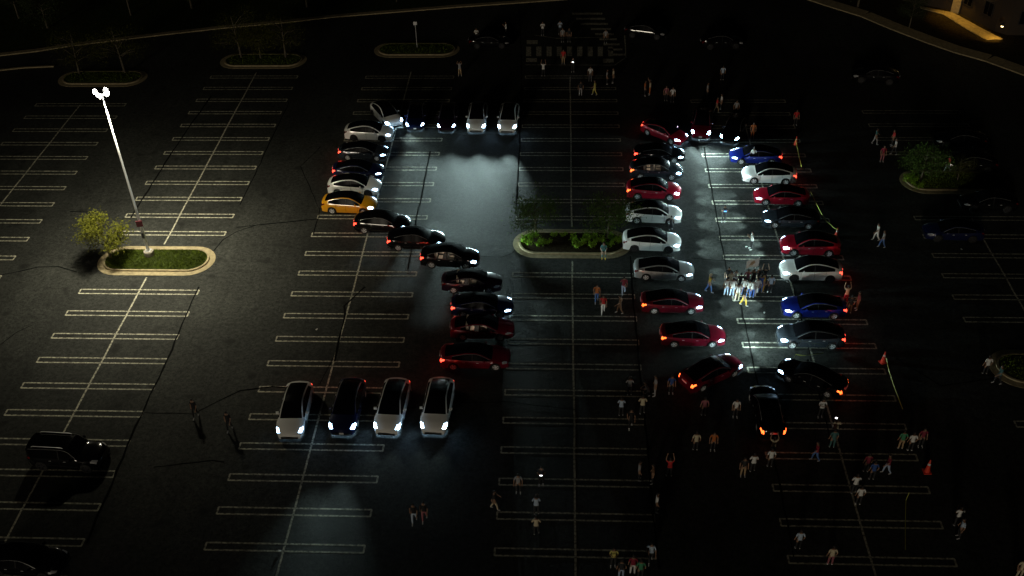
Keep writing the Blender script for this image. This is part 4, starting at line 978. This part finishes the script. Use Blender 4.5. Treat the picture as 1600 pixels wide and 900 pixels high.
crowd = [(1134, 462, 'stand', U_, 'white', 'paledenim', 'leftmost of the crowd, white shirt and pale jeans'), (1140, 452, 'stand', D_, 'cream', 'dark', 'cream patterned shirt at the back left of the crowd'),
 (1143, 463, 'stand', U_, 'white', 'paledenim', 'white shirt and pale jeans, second from the left in the crowd'), (1147, 450, 'phone', D_, 'white', 'dark', 'bright white shirt facing the camera at the back left of the crowd'),
 (1151, 471, 'stand', U_, 'white', 'cream', 'white shirt and cream trousers at the front of the crowd'), (1155, 455, 'stand', U_, 'dark', 'dark', 'dark clothes behind the front white shirt of the crowd'),
 (1161, 462, 'stand', U_, 'white', 'denim', 'white shirt and jeans at the middle of the crowd'), (1161, 478, 'walk', R_, 'black', 'yellow', 'striding in front of the crowd in black top and yellow shorts'),
 (1168, 465, 'stand', U_, 'white', 'denim', 'white shirt and blue jeans just right of the crowd middle'), (1166, 449, 'stand', D_, 'pink', 'dark', 'dull pink top in the back row of the crowd'),
 (1174, 466, 'stand', U_, 'white', 'blue', 'white shirt and dark blue trousers in the crowd'), (1181, 462, 'walk', U_, 'white', 'white', 'white shirt and white trousers at the right of the crowd'),
 (1175, 449, 'raise', D_, 'dark', 'dark', 'dark clothes below the flag in the back row'), (1187, 458, 'stand', U_, 'blue', 'denim', 'blue top and jeans at the right of the crowd'),
 (1183, 446, 'stand', D_, 'dark', 'dark', 'dark clothes at the back right of the crowd'), (1193, 446, 'raise', U_, 'black', 'black', 'black clothes with raised arms at the right end of the crowd'),
 (1191, 456, 'stand', R_, 'yellow', 'yellow', 'bright yellow clothes at the right end of the crowd'), (1202, 458, 'stand', U_, 'paleblue', 'dark', 'pale blue shirt and dark trousers standing apart at the right of the crowd'),
 (1136, 445, 'stand', D_, 'dark', 'dark', 'dark clothes at the back left corner of the crowd')]
for t in crowd: person(*t[:6], 'person ' + t[6] if not t[6].startswith('leftmost') else 'leftmost person of the crowd, white shirt and pale jeans', group='crowd gathered around the flag', sc=1.02)
# flag held up over the crowd
fp = G(1174, 449); fl = empty('flag', (fp.x, fp.y, 1.2), 0, 'white flag with a tan emblem raised over the crowd', 'flag')
mb = MB(); mb.tube([(0, 0, 0), (.15, .05, 1.55)], .018, 6); mb.build('flag_pole', M_RIM, fl)
N = 8; mb = MB()
vs = []
for i in range(N + 1):
    for j in range(N + 1):
        u, v = i / N, j / N; vs.append((-.65 + .95 * u, .05 + .06 * math.sin(6 * u) * (1 - v * .3), .55 + .75 * v + .75 * u * .55 + .03 * math.sin(5 * u + 2 * v)))
mb.add(vs, [(i * (N + 1) + j, (i + 1) * (N + 1) + j, (i + 1) * (N + 1) + j + 1, i * (N + 1) + j + 1) for i in range(N) for j in range(N)])
mb.build('cloth', cloth('white'), fl, True)
mb = MB(); mb.add([(-.45, .0, .95), (-.2, -.02, 1.02), (.02, .0, 1.25), (-.1, -.02, 1.45), (-.3, -.02, 1.3)], [(0, 1, 2, 3, 4)]); mb.build('emblem', cloth('tan'), fl)

# ------------------------------------------------------------------ cones and barrier tape
M_CONE = mat('cone_orange', (.75, .06, .03), .5); M_BAND = mat('cone_band', (.7, .7, .68), .4); M_TAPE = mat('yellow_tape', (.34, .36, .06), .5)
def cone(px, py, label, s=1.0):
    p = G(px, py); e = empty('traffic_cone', (p.x, p.y, 0), random.random(), label, 'traffic cone'); e.scale = (s,) * 3
    mb = MB(); mb.box((0, 0, .02), (.40, .40, .04)); mb.build('base', M_CONE, e)
    mb = MB(); mb.lathe([(.15, .041), (.11, .35), (.075, .60), (.035, .90), (0, .91)], 16); mb.build('cone_body', M_CONE, e, True)
    mb = MB(); mb.lathe([(.088, .54), (.070, .66)], 16); mb.build('reflective_band', M_BAND, e, True)
cone(1306, 371, 'orange traffic cone with yellow tape tied to it, beside the lower red car', 1.1)
cone(1379, 566, 'orange traffic cone on the dark asphalt right of the grey blue car', 1.1)
cone(1448, 737, 'orange traffic cone at the right edge of the painted stripes near the bottom right', 1.2)
cone(1243, 226, 'dim orange cone right of the upper blue car', 1.0)
def tape(pts, label):
    P = [G(x, y, z) for x, y, z in pts]; vs = []
    out = []
    for a, b in zip(P, P[1:]):
        for i in range(6):
            t = i / 6; q = a.lerp(b, t); q.z -= .5 * t * (1 - t) * min(a.z, b.z); out.append(q)
    out.append(P[-1])
    for q in out: vs += [(q.x, q.y, max(.03, q.z)), (q.x + .035, q.y, max(.03, q.z) + .07)]
    o = mesh_obj('barrier_tape', vs, [(2 * i, 2 * i + 1, 2 * i + 3, 2 * i + 2) for i in range(len(out) - 1)], M_TAPE); tag(o, label, 'tape')
tape([(1243, 217, .8), (1246, 235, .3), (1252, 262, .1)], 'yellow tape falling from the dim upper cone')
tape([(1266, 300, .3), (1285, 338, .5), (1298, 352, .8), (1309, 359, 1.1)], 'yellow tape stretched down to the taped cone')
tape([(1309, 359, 1.1), (1301, 369, .1)], 'short yellow tape end hanging from the taped cone')
tape([(1384, 560, .9), (1390, 585, .3), (1397, 606, .1), (1410, 640, .06)], 'yellow tape running down from the middle cone')
tape([(1240, 560, .1), (1243, 554, .5), (1258, 556, .3), (1286, 552, .1)], 'crumpled yellow tape between the grey blue and black cars')
tape([(1420, 770, .9), (1415, 782, .3), (1414, 815, .1), (1414, 860, .1)], 'thin yellow tape standing near the lower right stripes')
# small bits of litter on the asphalt
for i, (px, py, lb) in enumerate([(1166, 386, 'white paper scrap on the seam inside the right figure'), (1194, 489, 'white scrap on the asphalt below the crowd'), (1230, 441, 'white scrap by the front wheel of the lower white car'),
      (437, 861, 'white scrap on the lowest centre line'), (495, 515, 'dull leaf of litter left of the belly of the left figure'), (1502, 390, 'pale litter right of the dark asphalt under the blue nosed car')]):
    p = G(px, py); m = MB(); m.add([(-.1, -.06, .02), (.09, -.05, .05), (.11, .07, .03), (-.08, .06, .06), (0, 0, .09)], [(0, 1, 4), (1, 2, 4), (2, 3, 4), (3, 0, 4)])
    o = m.build('litter', cloth('white')); o.location = (p.x, p.y, 0); o.rotation_euler = (0, 0, i); tag(o, lb, 'litter')
print('objects', len(bpy.data.objects))
